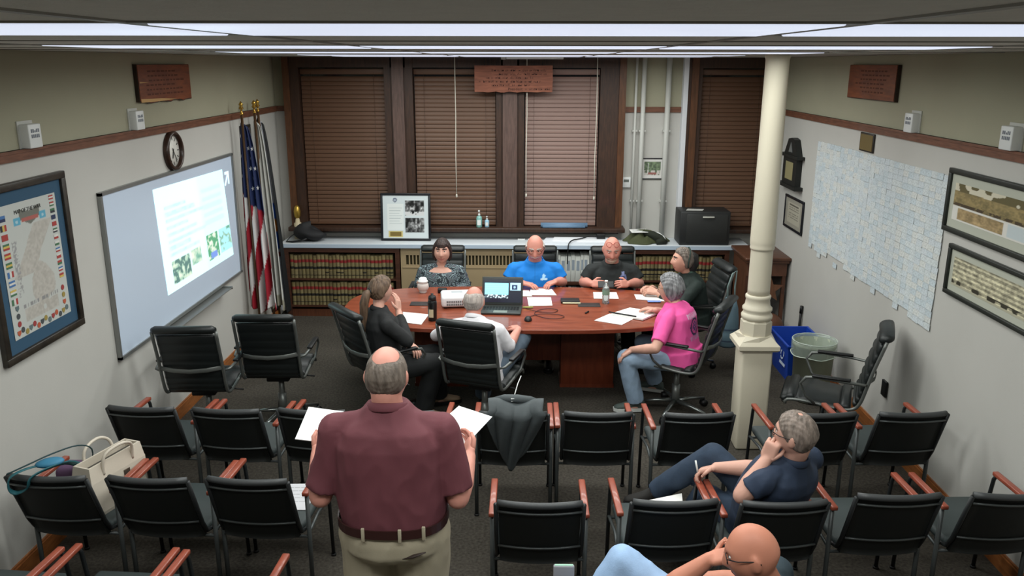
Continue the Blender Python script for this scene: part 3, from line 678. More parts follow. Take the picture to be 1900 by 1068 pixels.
# slide: self-lit panel standing in for the projector's light on the board
A, B_, C_, D_ = Vector((0, 6.265, 1.912)), Vector((0, 7.755, 1.885)), Vector((0, 7.865, 1.045)), Vector((0, 6.335, 1.055))
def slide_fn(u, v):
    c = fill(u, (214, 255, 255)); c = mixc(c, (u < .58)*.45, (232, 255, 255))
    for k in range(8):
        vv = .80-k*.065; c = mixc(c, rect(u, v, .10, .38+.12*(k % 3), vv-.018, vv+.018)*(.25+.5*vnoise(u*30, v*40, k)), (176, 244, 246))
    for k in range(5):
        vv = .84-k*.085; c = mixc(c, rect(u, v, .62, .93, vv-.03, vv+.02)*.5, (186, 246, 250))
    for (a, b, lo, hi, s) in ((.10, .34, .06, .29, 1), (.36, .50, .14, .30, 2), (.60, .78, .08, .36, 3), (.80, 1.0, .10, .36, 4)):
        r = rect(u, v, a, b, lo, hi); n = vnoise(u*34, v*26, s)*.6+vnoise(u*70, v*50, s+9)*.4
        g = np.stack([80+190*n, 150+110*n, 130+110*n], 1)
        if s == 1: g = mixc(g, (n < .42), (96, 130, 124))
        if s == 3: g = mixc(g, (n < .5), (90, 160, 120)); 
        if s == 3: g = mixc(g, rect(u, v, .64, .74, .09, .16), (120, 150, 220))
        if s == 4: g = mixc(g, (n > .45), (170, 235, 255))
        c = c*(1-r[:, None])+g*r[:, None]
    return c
m_slide = mat('glowing_slide_print', attr=True, rough=.3, emit=.62)
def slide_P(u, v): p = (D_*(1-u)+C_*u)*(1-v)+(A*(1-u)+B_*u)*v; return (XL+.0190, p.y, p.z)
t = thing('glowing_slide', 'bright cyan white slide with photos shown by a glowing panel on the whiteboard', 'projection', (0, 0, 0))
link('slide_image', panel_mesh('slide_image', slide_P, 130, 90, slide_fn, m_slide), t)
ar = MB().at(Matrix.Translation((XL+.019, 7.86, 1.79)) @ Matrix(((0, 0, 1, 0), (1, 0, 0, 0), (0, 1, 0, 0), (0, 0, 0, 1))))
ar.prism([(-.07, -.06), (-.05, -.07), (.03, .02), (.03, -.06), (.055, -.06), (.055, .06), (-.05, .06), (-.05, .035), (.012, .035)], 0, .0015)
obj('slide_arrow', ar, mat('glowing_arrow_white', (225, 250, 255), .4, emit=.7), t)  # arrow glows by itself too, in place of projector light
# clock
t = thing('wall_clock', 'round wall clock with dark brown rim above the whiteboard', 'clock', (XL+.001, 6.72, 2.16))
Rk = .158
obj('rim', MB().lathe([(Rk*.80, .012), (Rk*.82, .040), (Rk*.9, .047), (Rk, .034), (Rk, .002)], n=48, axis='X', cap=False), wood('clock_rim_wood', (40, 26, 20), (62, 42, 32), .35, (4, 4, 4)), t)
obj('dial', MB().lathe([(.001, .013), (Rk*.81, .013), (Rk*.81, .0), (.001, 0)], n=40, axis='X'), mat('clock_dial', (214, 212, 204), .5), t)
b = MB()
for k in range(12):
    a = k*PI/6; M = Matrix.Translation((.0135, .098*math.sin(a), .098*math.cos(a))) @ Matrix.Rotation(-a, 4, 'X'); b.at(M).bx(0, .0012, -.004, .004, -.012, .012)
obj('hour_marks', b, m_black, t)
def hand(name, a, L, w):
    M = Matrix.Translation((.017, 0, 0)) @ Matrix.Rotation(-a, 4, 'X'); obj(name, MB().at(M).bx(0, .002, -w/2, w/2, -.02, L), m_black, t)
hand('hour_hand', math.radians(201), .062, .009); hand('minute_hand', math.radians(146), .095, .006); hand('second_hand', math.radians(330), .03, .003)
# live edge plaque (left) and plain plaque (right)
def slab_plaque(side, y0, y1, z0, z1, label, live):
    x = XL+.001 if side < 0 else XR-.001; s = 1 if side < 0 else -1
    t = thing('wood_plaque', label, 'plaque', (x, (y0+y1)/2, z0)); L = (y1-y0)/2; h = z1-z0
    pl = [(-L, .0 if not live else .012)]
    for i in range(1, 16): pl.append((-L+2*L*i/16, (.006*math.sin(i*1.3)+.004*math.sin(i*3.3)) if live else 0))
    pl += [(L, 0), (L, h), (-L, h)]
    mdk = wood('plaque_edge', (40, 26, 18), (56, 36, 24), .5, (3, 3, 3)); mfc = wood('plaque_face_%d' % side, (104, 52, 28), (138, 74, 40), .4, (1, 1.3, 9), 4)
    M = Matrix(((0, 0, s, 0), (1, 0, 0, 0), (0, 1, 0, 0), (0, 0, 0, 1)))
    obj('slab', MB().at(M).prism(pl, 0, .028), mdk, t)
    ins = [(p[0]*.985, .006+p[1]*.97) for p in pl]
    obj('face', MB().at(M).prism(ins, .028, .032), mfc, t)
    if live:
        obj('sapwood_streak', MB().at(M).prism([(-L*.97, .008), (-L*.4, .006), (L*.35, .012), (-L*.2, .026), (-L*.97, .034)], .032, .0335), mat('sapwood', (196, 156, 100), .5), t)
        obj('sapwood_streak', MB().at(M).prism([(-L*.96, h*.52), (-L*.62, h*.53), (-L*.96, h*.56)], .032, .0335), mat('sapwood', (196, 156, 100), .5), t)
    b = MB(); b.X = M; r = random.Random(5 if live else 6)
    for k in range(6):
        z = h*(.80-.12*k); a = -L*.8+r.uniform(0, .1); q = L*.8-r.uniform(0, .25)
        if not live and k > 2: a = -L*.55
        yy = a
        while yy < q:
            wl = r.uniform(.03, .07); b.add([(yy, z, .0325), (yy+wl, z, .0325), (yy+wl, z+.012, .0325), (yy, z+.012, .0325)], [(0, 1, 2, 3)]); yy += wl+.018
    obj('carved_lettering', b, mat('carved_lettering_%d' % side, (84, 40, 22), .7), t)
slab_plaque(-1, 6.20, 7.17, 2.555, 2.836, 'live edge wooden plaque high on the left wall', True)
slab_plaque(1, 6.44, 7.39, 2.570, 2.842, 'plain brown wooden plaque high on the right wall', False)
# small printed wall boxes above the rails
def wall_box(side, y, z, label):
    x = XL+.001 if side < 0 else XR-.001; t = thing('wall_box', label, 'box', (x, y, z)); s = 1 if side < 0 else -1
    obj('case', MB().rbox((s*.03, 0, .065), (.06, .125, .135), .006), m_white, t)
    obj('back_plate', MB().bx(min(0, s*.006), max(0, s*.006), -.075, .075, -.004, .15), m_pipe, t)
    b = MB(); r = random.Random(int(y*10))
    for k, z0 in enumerate((.085, .055)):
        for i in range(5):
            yy = -.042+i*.017; b.bx(min(s*.0602, s*.0608), max(s*.0602, s*.0608), yy, yy+.012, z0, z0+.02 if i != 2 or k else z0+.012)
    obj('printed_words', b, mat('grey_lettering', (104, 110, 120), .6), t)
wall_box(-1, 4.77, 2.378, 'white box with grey lettering on the left rail, above the war map')
wall_box(-1, 6.11, 2.378, 'white box with grey lettering on the left rail, below the live edge plaque')
wall_box(1, 6.10, 2.378, 'white box with grey lettering on the right rail, below the plain plaque')
wall_box(1, 4.84, 2.378, 'white box with grey lettering on the right rail, above the large frames')
def dk_fn(u, v): n = vnoise(u*10, v*14, 8); return np.stack([58+30*n, 42+22*n, 36+18*n], 1)
printed_frame('framed_picture', 'dark brown framed picture half hidden behind the flags', 'picture', .30, .50, .03, .02, dk_fn, m_frame_dk, 20, 30, loc=(XL+.001, 8.52, 1.74), rot=RL)
t = thing('wall_socket', 'small black socket low on the left wall behind the empty chairs', 'socket', (XL+.001, 6.28, .34)); obj('cover', MB().rbox((.012, 0, .06), (.024, .08, .12), .004), m_black, t)

# ---------------------------------------------------------------- flags in the left far corner
m_brass = mat('polished_brass', (190, 152, 72), .22, metal=.9); m_pole = wood('flag_pole_wood', (70, 50, 34), (96, 70, 48), .4, (6, 6, 1))
def flag_mat(name, fn_nodes):
    m = mat(name, attr=True, rough=.7, spec=.2); return m
CLOTH = mat('flag_satin', attr=True, rough=.55, spec=.3)
def flag(label, x, y, top, length, spread, lean, ang, colour, stars, seed, cx=.12):
    """flag hanging in folds from a wooden pole with brass stand; ang turns the spread of the cloth"""
    t = thing('flag', label, 'flag', (x, y, 0), 0, 'furled flags on poles')
    obj('base', MB().lathe([(.115, .0), (.12, .012), (.10, .03), (.06, .05), (.035, .07), (.028, .13), (.024, .16)], n=28), m_brass, t)
    lx, ly = lean
    P = lambda z: Vector((lx*z/top, ly*z/top, z))
    obj('pole', MB().tube([P(.10), P(top)], .013, 12), m_pole, t)
    obj('finial', MB().lathe([(.013, 0), (.02, .01), (.014, .02), (.008, .035), (.010, .05), (.024, .065), (.012, .085), (.022, .10), (.004, .13)], c=P(top), n=14), m_brass, t)
    dx, dy = math.cos(ang), math.sin(ang); nx, ny = -dy, dx
    def cloth(u, v):
        # v 0 top .. 1 bottom ; u across the gathered folds
        z = top-.06-length*v
        w = .045+spread*(v**.45)*(1-.06*v); p = P(z)
        f = math.sin(u*PI*7+seed)*(.012+.045*v)+.012*math.sin(u*PI*15+2*seed+v*5)*v
        s = (u-cx)*w
        return (p.x+dx*s+nx*(f+.015), p.y+dy*s+ny*(f+.015), z+.05*u*(1-v)*-1.0+.03*math.sin(u*9+seed)*v)
    me = MB().grid(cloth, 74, 120).mesh('cloth', CLOTH)
    a = me.color_attributes.new('Col', 'FLOAT_COLOR', 'POINT')
    u = np.tile(np.linspace(0, 1, 74), 120); v = np.repeat(np.linspace(0, 1, 120), 74)
    c = np.clip(colour(u, v), 0, 255)/255.0; c = np.where(c <= .04045, c/12.92, ((c+.055)/1.055)**2.4)
    a.data.foreach_set('color', np.concatenate([c, np.ones((len(c), 1))], 1).astype('f').ravel())
    o = link('cloth', me, t); sd = o.modifiers.new('thick', 'SOLIDIFY'); sd.thickness = .003
    if stars:
        for (su, sv) in stars:
            b = MB()
            p = Vector(cloth(su, sv)); pu = Vector(cloth(su+.01, sv))-p; pv = Vector(cloth(su, sv+.01))-p
            nn = pu.cross(pv).normalized(); 
            if nn.y > 0: nn = -nn
            e1 = pu.normalized(); e2 = nn.cross(e1)
            pts = []
            for k in range(10):
                r = .024 if k % 2 == 0 else .010; q = PI/2+k*PI/5; pts.append(p+nn*.006+e1*r*math.cos(q)+e2*r*math.sin(q))
            b.add(pts, [tuple(range(10))]); b.add([q+nn*.001 for q in pts], [tuple(reversed(range(10)))])
            obj('star', b, mat('star_white', (220, 220, 220), .6), t)
    return t
def us_col(u, v):
    c = fill(u, (206, 202, 200)); q = np.floor((u*3.0+v*3.2+.2)*1.6).astype(int) % 2
    c = mixc(c, q == 0, (150, 30, 44)); can = (v < .40+.10*(u-.3)); return mixc(c, can, (34, 44, 82))
def white_col(u, v):
    c = fill(u, (196, 196, 190)); return mixc(c, (v > .94), (150, 146, 130))
def dark_col(u, v):
    c = fill(u, (176, 178, 184)); c = mixc(c, (u < .45), (30, 34, 40)); c = mixc(c, (u > .45) & (v > .42) & (v < .66), (46, 92, 170)); c = mixc(c, (u > .45) & (v > .50) & (v < .57), (180, 120, 50)); c = mixc(c, (v > .68) & (v < .70), (120, 40, 44)); c = mixc(c, (u > .9), (26, 28, 30)); return c
sr = []
for j in range(7):
    for i in range(3): sr.append((.16+.27*i+(.12 if j % 2 else 0), .07+.052*j))
flag('star spangled flag with red and white stripes hanging beside the whiteboard', -2.735, 8.14, 2.36, 1.90, .26, (-.02, 0), math.radians(-4), us_col, sr, .6, .36)
flag('plain white flag hanging between the striped and the blue crest flags', -2.67, 8.42, 2.36, 1.95, .17, (-.05, 0), math.radians(-4), white_col, None, 2.1, .35)
flag('white and black flag with blue crest and fringe, nearest the bookcase', -2.69, 8.68, 2.36, 2.06, .17, (-.07, -.02), math.radians(-4), dark_col, None, 3.4, .40)
# ---------------------------------------------------------------- right wall
# wall of pinned paper slips
SY0, SY1, SZ0, SZ1 = 5.50, 8.06, 1.075, 2.14
t = thing('slip_display', 'wall covered in rows of small pale blue printed slips', 'paper display', (XR-.001, 0, 0))
def slip_fn(u, v):
    c = fill(u, (184, 200, 204)); return c
def slip_mat(k, c):
    m = mat('pale_slip_%d' % k, c, .85); nt = m.node_tree; N = nt.nodes; L = nt.links
    tc = [n for n in N if n.type == 'TEX_COORD'][0]; mp = [n for n in N if n.type == 'MAPPING'][0]; mp.inputs['Scale'].default_value = (1, 1, 2.2); mp.inputs['Location'].default_value = (0, k*3.1, k)
    nz = N.new('ShaderNodeTexNoise'); nz.inputs['Scale'].default_value = 70; nz.inputs['Detail'].default_value = 3; L.new(mp.outputs[0], nz.inputs['Vector'])
    rp = N.new('ShaderNodeValToRGB'); rp.color_ramp.elements[0].position = .36; rp.color_ramp.elements[1].position = .54
    rp.color_ramp.elements[0].color = lin(tuple(v*.88 for v in c)); rp.color_ramp.elements[1].color = lin(c)
    L.new(nz.outputs['Fac'], rp.inputs[0]); L.new(rp.outputs[0], N['Principled BSDF'].inputs['Base Color']); return m
SM = [slip_mat(k, c) for k, c in enumerate(((203, 210, 211), (198, 206, 210), (206, 209, 206), (192, 203, 208)))]
NC, NR = 30, 24; sw = (SY1-SY0)/NC; sh = (SZ1-SZ0)/NR
smesh = [MB().rbox((-.004, 0, 0), (.003, sw*1.02, sh*1.03), .0012, seg=1).mesh('paper_slip', m) for m in SM]
rs = random.Random(4); cells = []
for i in range(NC):
    for j in range(NR):
        if j == 0 and (i % 5 != 1 and i > 3): continue
        if j == 1 and i > 18 and rs.random() < .4: continue
        cells.append((i, j))
cells.sort(key=lambda c: (c[0]*.0+c[0]))          # nearest columns first
rest = MB()
for n, (i, j) in enumerate(cells):
    y = SY0+sw*(i+.5)+rs.uniform(-.004, .004); z = SZ0+sh*(j+.5)+rs.uniform(-.003, .003); a = rs.uniform(-.03, .03)
    tilt = rs.uniform(.02, .10)
    if n < 300: link('paper_slip', smesh[rs.randrange(4)], t, (-.002-rs.uniform(0, .002), y, z), (a, tilt, 0))
    else: rest.at(Matrix.Translation((-.002-rs.uniform(0, .002), y, z)) @ Matrix.Rotation(tilt, 4, 'Y') @ Matrix.Rotation(a, 4, 'X')).box((-.004, 0, 0), (.003, sw*1.02, sh*1.03), rs.randrange(4))
o = obj('farther_slips', rest, SM, t); o['kind'] = 'stuff'
t = thing('brass_plate', 'small square brass plate above the pale slips', 'plaque', (XR-.001, 6.91, 2.155)); obj('wood_back', MB().rbox((-.007, 0, .075), (.013, .28, .15), .003), m_frame_dk, t); obj('plate', MB().bx(-.016, -.0135, -.125, .125, .012, .138), mat('dull_brass', (130, 112, 70), .4, metal=.5), t)
# two long black framed panoramas
m_frblk2 = mat('black_green_frame', (38, 42, 38), .4)
def pan1(u, v):
    c = fill(u, (150, 142, 120)); n = vnoise(u*30, v*9, 3)*.5+vnoise(u*80, v*30, 5)*.5
    top = v > .40; g = np.stack([96+80*n, 88+66*n, 58+46*n], 1); c = np.where(top[:, None], g, c)
    c = mixc(c, (v > .86-.10*vnoise(u*14, v*2, 2)), (204, 198, 176)); c = mixc(c, (v > .78) & (vnoise(u*18, v*6, 6) > .62), (96, 88, 56)); c = mixc(c, (v > .40) & (v < .48) & (n > .45), (70, 58, 40))
    c = mixc(c, (v < .40), (214, 212, 204))
    c = mixc(c, (v > .05) & (v < .34) & (u > .05) & (u < .42), (150, 130, 92)); c = np.where(((v > .05) & (v < .34) & (u > .05) & (u < .42))[:, None], np.stack([110+90*n, 96+76*n, 66+60*n], 1), c)
    c = mixc(c, (v > .05) & (v < .36) & (u > .45) & (u < .78), (190, 200, 202)); c = np.where(((v > .03) & (v < .37) & (u > .82))[:, None], np.stack([100+70*n, 88+60*n, 60+50*n], 1), c)
    return c
def pan2(u, v):
    n = vnoise(u*46, v*9, 13)*.55+vnoise(u*90, v*26, 15)*.45; row = np.abs(((v*6) % 1)-.5)
    g = 92+110*n+50*(row < .22); c = np.stack([g, g*.97, g*.82], 1)
    c = mixc(c, (v < .22) & (vnoise(u*30, v*8, 21) > .45), (56, 54, 44)); c = mixc(c, (v < .08), (176, 172, 150)); return c
printed_frame('panorama_frame', 'upper long black framed brown panorama photo on the right wall', 'picture', 1.60, .41, .034, .03, pan1, m_frblk2, 160, 60, mat_w=.055, mat_c=(176, 178, 164), loc=(XR-.001, 4.687, 1.79), rot=RR)
printed_frame('panorama_frame', 'lower long black framed group photograph on the right wall', 'picture', 1.50, .33, .030, .03, pan2, m_frblk2, 160, 50, mat_w=.045, mat_c=(168, 170, 158), loc=(XR-.001, 4.61, 1.395), rot=RR)
# small framed certificate and gabled case near the corner
def cert2(u, v):
    c = fill(u, (150, 146, 134)); r = rect(u, v, .14, .86, .14, .86); c = mixc(c, r, (172, 168, 152))
    for k in range(7): c = mixc(c, rect(u, v, .22, .78, .26+.07*k, .28+.07*k)*(vnoise(u*30, v*20, k) > .35), (110, 106, 96))
    c = mixc(c, rect(u, v, .24, .76, .76, .80), (90, 86, 78)); return c
printed_frame('framed_document', 'small black framed document below the gabled case', 'picture', .60, .345, .026, .02, cert2, m_frblk, 50, 40, loc=(XR-.001, 8.585, 1.17), rot=RR)
t = thing('gabled_case', 'black gabled wall case with yellowed card in the right corner', 'case', (XR-.001, 8.70, 1.60))
m_case_b = mat('black_case_wood', (30, 32, 30), .5)
RX = Matrix(((0, 0, -1, 0), (1, 0, 0, 0), (0, 1, 0, 0), (0, 0, 0, 1)))
obj('case_body', MB().at(RX).prism([(-.22, .04), (.22, .04), (.22, .33), (.10, .50), (.0, .515), (-.10, .50), (-.22, .33)], 0, .06), m_case_b, t)
obj('ledge', MB().bx(-.085, 0, -.30, .30, .005, .04).bx(-.08, -.0, -.29, .29, .315, .345), m_case_b, t)
obj('card', MB().bx(-.0625, -.060, -.12, .12, .09, .27), mat('yellowed_card', (140, 132, 96), .7), t)
obj('figure', MB().at(RX).prism([(-.06, .37), (.06, .37), (.03, .42), (0, .47), (-.03, .42)], .06, .064), mat('grey_figure', (110, 112, 110), .5), t)
t = thing('wall_socket', 'black socket on the right wall above the baseboard', 'socket', (XR-.001, 6.05, .37)); obj('cover', MB().rbox((-.009, 0, .06), (.018, .08, .125), .004), m_black, t)
t = thing('broom_stick', 'thin black broom stick leaning on the right wall behind the blue bin', 'stick', (XR-.03, 8.05, 0)); obj('stick', MB().tube([(0, 0, .002), (.012, 0, .50)], .014, 8), m_black, t); obj('grip', MB().tube([(.0105, 0, .43), (.0125, 0, .505)], .017, 8), m_black, t)

# ---------------------------------------------------------------- cream cast column
PX, PY = 1.72, 5.95
t = thing('cast_column', 'cream painted round column with octagonal collar on tall square plinth', 'column', (PX, PY, 0))
obj('plinth', MB().rbox((0, 0, .415), (.225, .225, .83), .018, seg=2), m_cream, t)
oc = [(.125*math.cos(PI/8+k*PI/4), .125*math.sin(PI/8+k*PI/4)) for k in range(8)]
b = MB(); sq = lambda w, z: [(-w, -w, z), (0, -w, z), (w, -w, z), (w, 0, z), (w, w, z), (0, w, z), (-w, w, z), (-w, 0, z)]
def octr(r, z): return [(r*math.cos(-PI*3/4+k*PI/4+0), r*math.sin(-PI*3/4+k*PI/4), z) for k in range(8)]
b.rings([sq(.135, .80), sq(.15, .815), sq(.15, .845), sq(.125, .87), [tuple(Vector(a).lerp(Vector(c), .75)) for a, c in zip(sq(.11, .905), octr(.125, .905))]], smooth=False)
obj('plinth_cap', b, m_cream, t)
o8 = lambda r, z: [(r*math.cos(PI/8+k*PI/4), r*math.sin(PI/8+k*PI/4), z) for k in range(8)]
obj('collar', MB().rings([o8(.115, .90), o8(.115, 1.005), o8(.102, 1.018)], smooth=False), m_cream, t)
obj('ring_moulding', MB().lathe([(.098, 1.015), (.112, 1.03), (.114, 1.05), (.102, 1.068), (.096, 1.075), (.108, 1.092), (.108, 1.108), (.092, 1.125), (.086, 1.17), (.092, 1.182), (.092, 1.20), (.082, 1.208)], n=40), m_cream, t)
obj('shaft', MB().lathe([(.080, 1.20), (.080, 1.25), (.079, 1.535), (.0795, 1.545), (.085, 1.548), (.088, 1.56), (.085, 1.572), (.089, 1.59), (.089, 1.62), (.0885, 1.72), (.083, 2.2), (.080, ZC-.04), (.086, ZC-.02), (.086, ZC-.004)], n=40), m_cream, t)
# ---------------------------------------------------------------- bins
m_blue = mat('blue_bin_plastic', (22, 66, 168), .4)
t = thing('recycling_bin', 'blue open recycling bin with white arrows by the right wall', 'bin', (2.575, 7.50, 0))
def shell(x, y, h, tx, ty, th, z0=0.0, inset=.8):
    b = MB(); R = lambda sx, sy, z: [(-sx, -sy, z), (sx, -sy, z), (sx, sy, z), (-sx, sy, z)]
    b.rings([R(x*inset, y*inset, z0), R(x, y, h), R(x+.012, y+.012, h), R(x+.012, y+.012, h+.015), R(x-th, y-th, h+.015), R(x*inset-th, y*inset-th, z0+.012)], smooth=False); return b
obj('tub', shell(.18, .295, .355, 0, 0, .008), m_blue, t)
b = MB(); 
def disc_ring(b, c, r0, r1, M, mi=0):
    b.at(M); n = 20
    vs = [(r*math.cos(2*PI*k/n), r*math.sin(2*PI*k/n), 0) for r in (r0, r1) for k in range(n)]; b.add(vs, [(k, (k+1) % n, n+(k+1) % n, n+k) for k in range(n) if k % 7 != 6]); b.at()
MM = Matrix.Translation((-.174, -.12, .235)) @ Matrix.Rotation(-PI/2+.1, 4, 'Y'); disc_ring(b, None, .034, .05, MM)
MM = Matrix.Translation((0, -.286, .235)) @ Matrix.Rotation(PI/2-.1, 4, 'X'); disc_ring(b, None, .034, .05, MM)
obj('recycling_arrows', b, mat('bin_white_print', (200, 214, 230), .6), t)
obj('white_strip', MB().at(Matrix.Translation((-.163, -.10, .12)) @ Matrix.Rotation(.1, 4, 'Y')).bx(-.002, 0, -.08, .08, 0, .025), mat('bin_white_print', (200, 214, 230), .6), t)
t = thing('trash_can', 'grey green round trash can with clear liner beside the empty office chair', 'bin', (2.505, 6.87, 0))
m_can = mat('grey_green_plastic', (158, 165, 145), .5); m_liner = mat('clear_liner', (176, 190, 178), .25, alpha=.45, spec=.6)
obj('can', MB().lathe([(.135, 0), (.15, .01), (.172, .50), (.182, .50), (.182, .52), (.170, .525), (.145, .03), (.002, .03)], n=36), m_can, t)
lm = MB()
def lin_fn(u, v):
    a = 2*PI*u; pr = [(.187, .42), (.190, .50), (.186, .545), (.172, .548), (.160, .45), (.150, .30), (.12, .12)]
    x = v*(len(pr)-1); i = min(int(x), len(pr)-2); f = x-i; r = pr[i][0]*(1-f)+pr[i+1][0]*f; z = pr[i][1]*(1-f)+pr[i+1][1]*f
    k = 1+.012*math.sin(9*a+v*6)+.01*math.sin(17*a); return (r*k*math.cos(a), r*k*math.sin(a), z+.006*math.sin(5*a))
obj('liner', MB().grid(lin_fn, 60, 16, wrap=True), m_liner, t)
obj('liner_rim', MB().tube([(.191*math.cos(a*PI/16), .191*math.sin(a*PI/16), .424+.006*math.sin(5*a*PI/16)) for a in range(32)], .004, 6, closed=True).tube([(.186*math.cos(a*PI/16), .186*math.sin(a*PI/16), .546) for a in range(32)], .004, 6, closed=True), mat('liner_edge', (190, 202, 190), .3), t)
# ---------------------------------------------------------------- conference table
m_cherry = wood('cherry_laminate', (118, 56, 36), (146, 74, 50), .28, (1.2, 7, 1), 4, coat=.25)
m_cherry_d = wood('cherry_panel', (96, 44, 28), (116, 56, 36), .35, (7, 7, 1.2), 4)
m_alu_d = mat('grey_metal', (120, 122, 122), .4, metal=.7)
TX, TY, TZ = -.10, 7.14, .75
t = thing('conference_table', 'boat shaped cherry wood conference table', 'table', (TX, TY, 0))
def tab(a, b_, z, n=72):
    out = []
    for k in range(n):
        q = 2*PI*k/n; c, s = math.cos(q), math.sin(q); out.append((a*math.copysign(abs(c)**(2/3.0), c), b_*math.copysign(abs(s)**(2/3.0), s), z))
    return out
obj('table_top', MB().rings([tab(1.50, .66, TZ-.042), tab(1.52, .68, TZ-.036), tab(1.52, .68, TZ-.006), tab(1.514, .674, TZ)], smooth=False), m_cherry, t)
obj('edge_band', MB().rings([tab(1.5215, .6815, TZ-.034), tab(1.5215, .6815, TZ-.008)], smooth=True, cap=False), wood('cherry_edge', (104, 46, 32), (124, 60, 42), .3, (1, 1, 6)), t)
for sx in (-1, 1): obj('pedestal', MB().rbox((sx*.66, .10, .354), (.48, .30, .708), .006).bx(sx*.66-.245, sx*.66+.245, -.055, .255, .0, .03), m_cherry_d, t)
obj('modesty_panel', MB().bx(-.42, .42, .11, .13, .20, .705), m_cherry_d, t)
for sx, sy, sl in ((-.855, .05, .17), (.67, .05, .20)): obj('cable_flap', MB().rbox((sx, sy, TZ+.003), (sl, .12, .006), .002), mat('charcoal_flap', (46, 42, 42), .45), t)

# ---------------------------------------------------------------- guest chairs (black, wooden arm caps)
m_tube = mat('grey_powder_coat', (76, 80, 80), .38, metal=.35); m_tube_d = mat('dark_powder_coat', (34, 36, 37), .4, metal=.2)
m_uph = mat('black_upholstery', (16, 19, 17), .7, bump=.05, bscale=200); m_seat = mat('charcoal_seat_fabric', (58, 66, 66), .6, bump=.05, bscale=200); m_roll = mat('grey_back_roll', (62, 64, 65), .45)
m_arm = wood('red_brown_arm_wood', (130, 62, 46), (156, 80, 60), .35, (8, 1.5, 1), 5, coat=.2); m_glide = mat('chair_glide', (24, 24, 24), .6)
def make_guest_chair():
    t = thing('guest_chair', 'x', 'chair')
    # local: rear legs on y=0, facing +y
    W = .238
    def backp(x, s):       # back surface: s 0 at bottom .. 1 at top, bowed
        z = .40+.40*s; y = -.055-.145*s-.030*(1-(x/.205)**2)
        return (x, y, z)
    n = 9; R = []
    b = MB()
    b.grid(lambda u, v: backp(-.20+.40*u, v*.97), 11, 9)
    bb = [(p[0], p[1]+.030, p[2]) for p in b.v]; k = len(b.v); fs = list(b.f)
    b2 = MB(); b2.add(b.v, fs, 0, True); b2.add(bb, [tuple(reversed(f)) for f in fs], 0, True)
    nu, nv = 11, 9
    edge = [i for i in range(nu)]+[j*nu+nu-1 for j in range(1, nv)]+[(nv-1)*nu+i for i in range(nu-2, -1, -1)]+[j*nu for j in range(nv-2, 0, -1)]
    b2.f += [(edge[q], edge[(q+1) % len(edge)], k+edge[(q+1) % len(edge)], k+edge[q]) for q in range(len(edge))]; b2.m += [0]*len(edge); b2.sm += [False]*len(edge)
    obj('backrest', b2, m_uph, t)
    obj('back_roll', MB().tube([(x, backp(x, 1)[1]+.012, .802) for x in np.linspace(-.205, .205, 9)], .017, 10), m_roll, t)
    for s in (.90, .30): obj('back_crossbar', MB().tube([(x, backp(x, s)[1]-.008, backp(x, s)[2]) for x in np.linspace(-.205, .205, 9)], .0065, 6), m_tube, t)
    for sx in (-1, 1): obj('back_upright', MB().tube([(sx*.213, .06, .415), (sx*.213, .0, .418), (sx*.213, -.045, .43), (sx*.213, -.085, .50), (sx*.213, -.198, .80)], .0115, 8), m_tube_d, t)
    obj('seat', MB().rbox((0, .205, .432), (.43, .44, .05), .02).rbox((0, .20, .408), (.41, .42, .012), .004), m_seat, t)
    obj('rear_rail', MB().cyl((-W, -.002, .375), (W, -.002, .375), .009, n=8), m_tube, t)
    obj('front_rail', MB().cyl((-W, .37, .388), (W, .37, .388), .009, n=8), m_tube, t)
    for sx in (-1, 1):
        obj('rear_leg', MB().cyl((sx*W, 0, .012), (sx*W, 0, .625), .0125, n=10), m_tube, t)
        obj('front_leg', MB().tube([(sx*W, .40, .012), (sx*W, .375, .40), (sx*W, .345, .60), (sx*W, .33, .625)], .011, 10), m_tube_d, t)
        obj('side_rail', MB().tube([(sx*W, .0, .40), (sx*(W-.012), .2, .40), (sx*W, .37, .40)], .009, 8), m_tube, t)
        a = MB().rbox((sx*W, .155, .640), (.036, .375, .024), .006); obj('arm_cap', a, m_arm, t)
        for gy in (0, .401): obj('glide', MB().cyl((sx*W, gy, 0), (sx*W, gy, .014), .016, n=10), m_glide, t)
    return t
guest0 = make_guest_chair(); first = [True]
def guest(x, y, rz, label):
    o = guest0 if first[0] else copy_tree(guest0); first[0] = False
    o.location = (x, y, 0); o.rotation_euler = (0, 0, math.radians(rz)); tag(o, label, 'chair', 'black guest chairs in rows'); return o
# front row
guest(-2.345, 4.88, -3, 'black guest chair by the left wall, front row under the whiteboard')
guest(-1.815, 4.86, -3, 'black guest chair behind the two empty office chairs, second from the left wall')
guest(-1.285, 4.86, -4, 'black guest chair left of the standing man, under his left hand sheet')
guest(-.745, 4.86, -3, 'black guest chair hidden behind the standing man')
guest(-.072, 4.85, 0, 'black guest chair with the grey jacket over its back')
guest(.445, 4.86, 0, 'empty black guest chair just right of the one with the jacket')
guest(1.045, 4.86, 2, 'black guest chair in front of the column foot')
guest(1.79, 4.88, 3, 'black guest chair behind the head of the man in navy')
guest(2.345, 4.90, 3, 'black guest chair by the right wall, front row below the panorama frames')
# second row
guest(-2.435, 4.00, -3, 'black guest chair by the left wall carrying the cream handbag')
guest(-1.91, 3.99, -3, 'black guest chair right of the cream handbag, with empty seat')
guest(-1.40, 3.99, -3, 'black guest chair holding a white sheet, beside the standing man')
guest(.075, 3.79, 0, 'empty black guest chair standing alone in the middle of the second row')
guest(.725, 3.82, 2, 'black guest chair with a white folder on its seat')
guest(1.25, 3.82, 3, 'black guest chair in which the man in navy sits')
guest(1.835, 3.90, 2, 'black guest chair right of the man in navy, empty seat')
guest(2.41, 3.92, 2, 'black guest chair by the right wall in the second row')
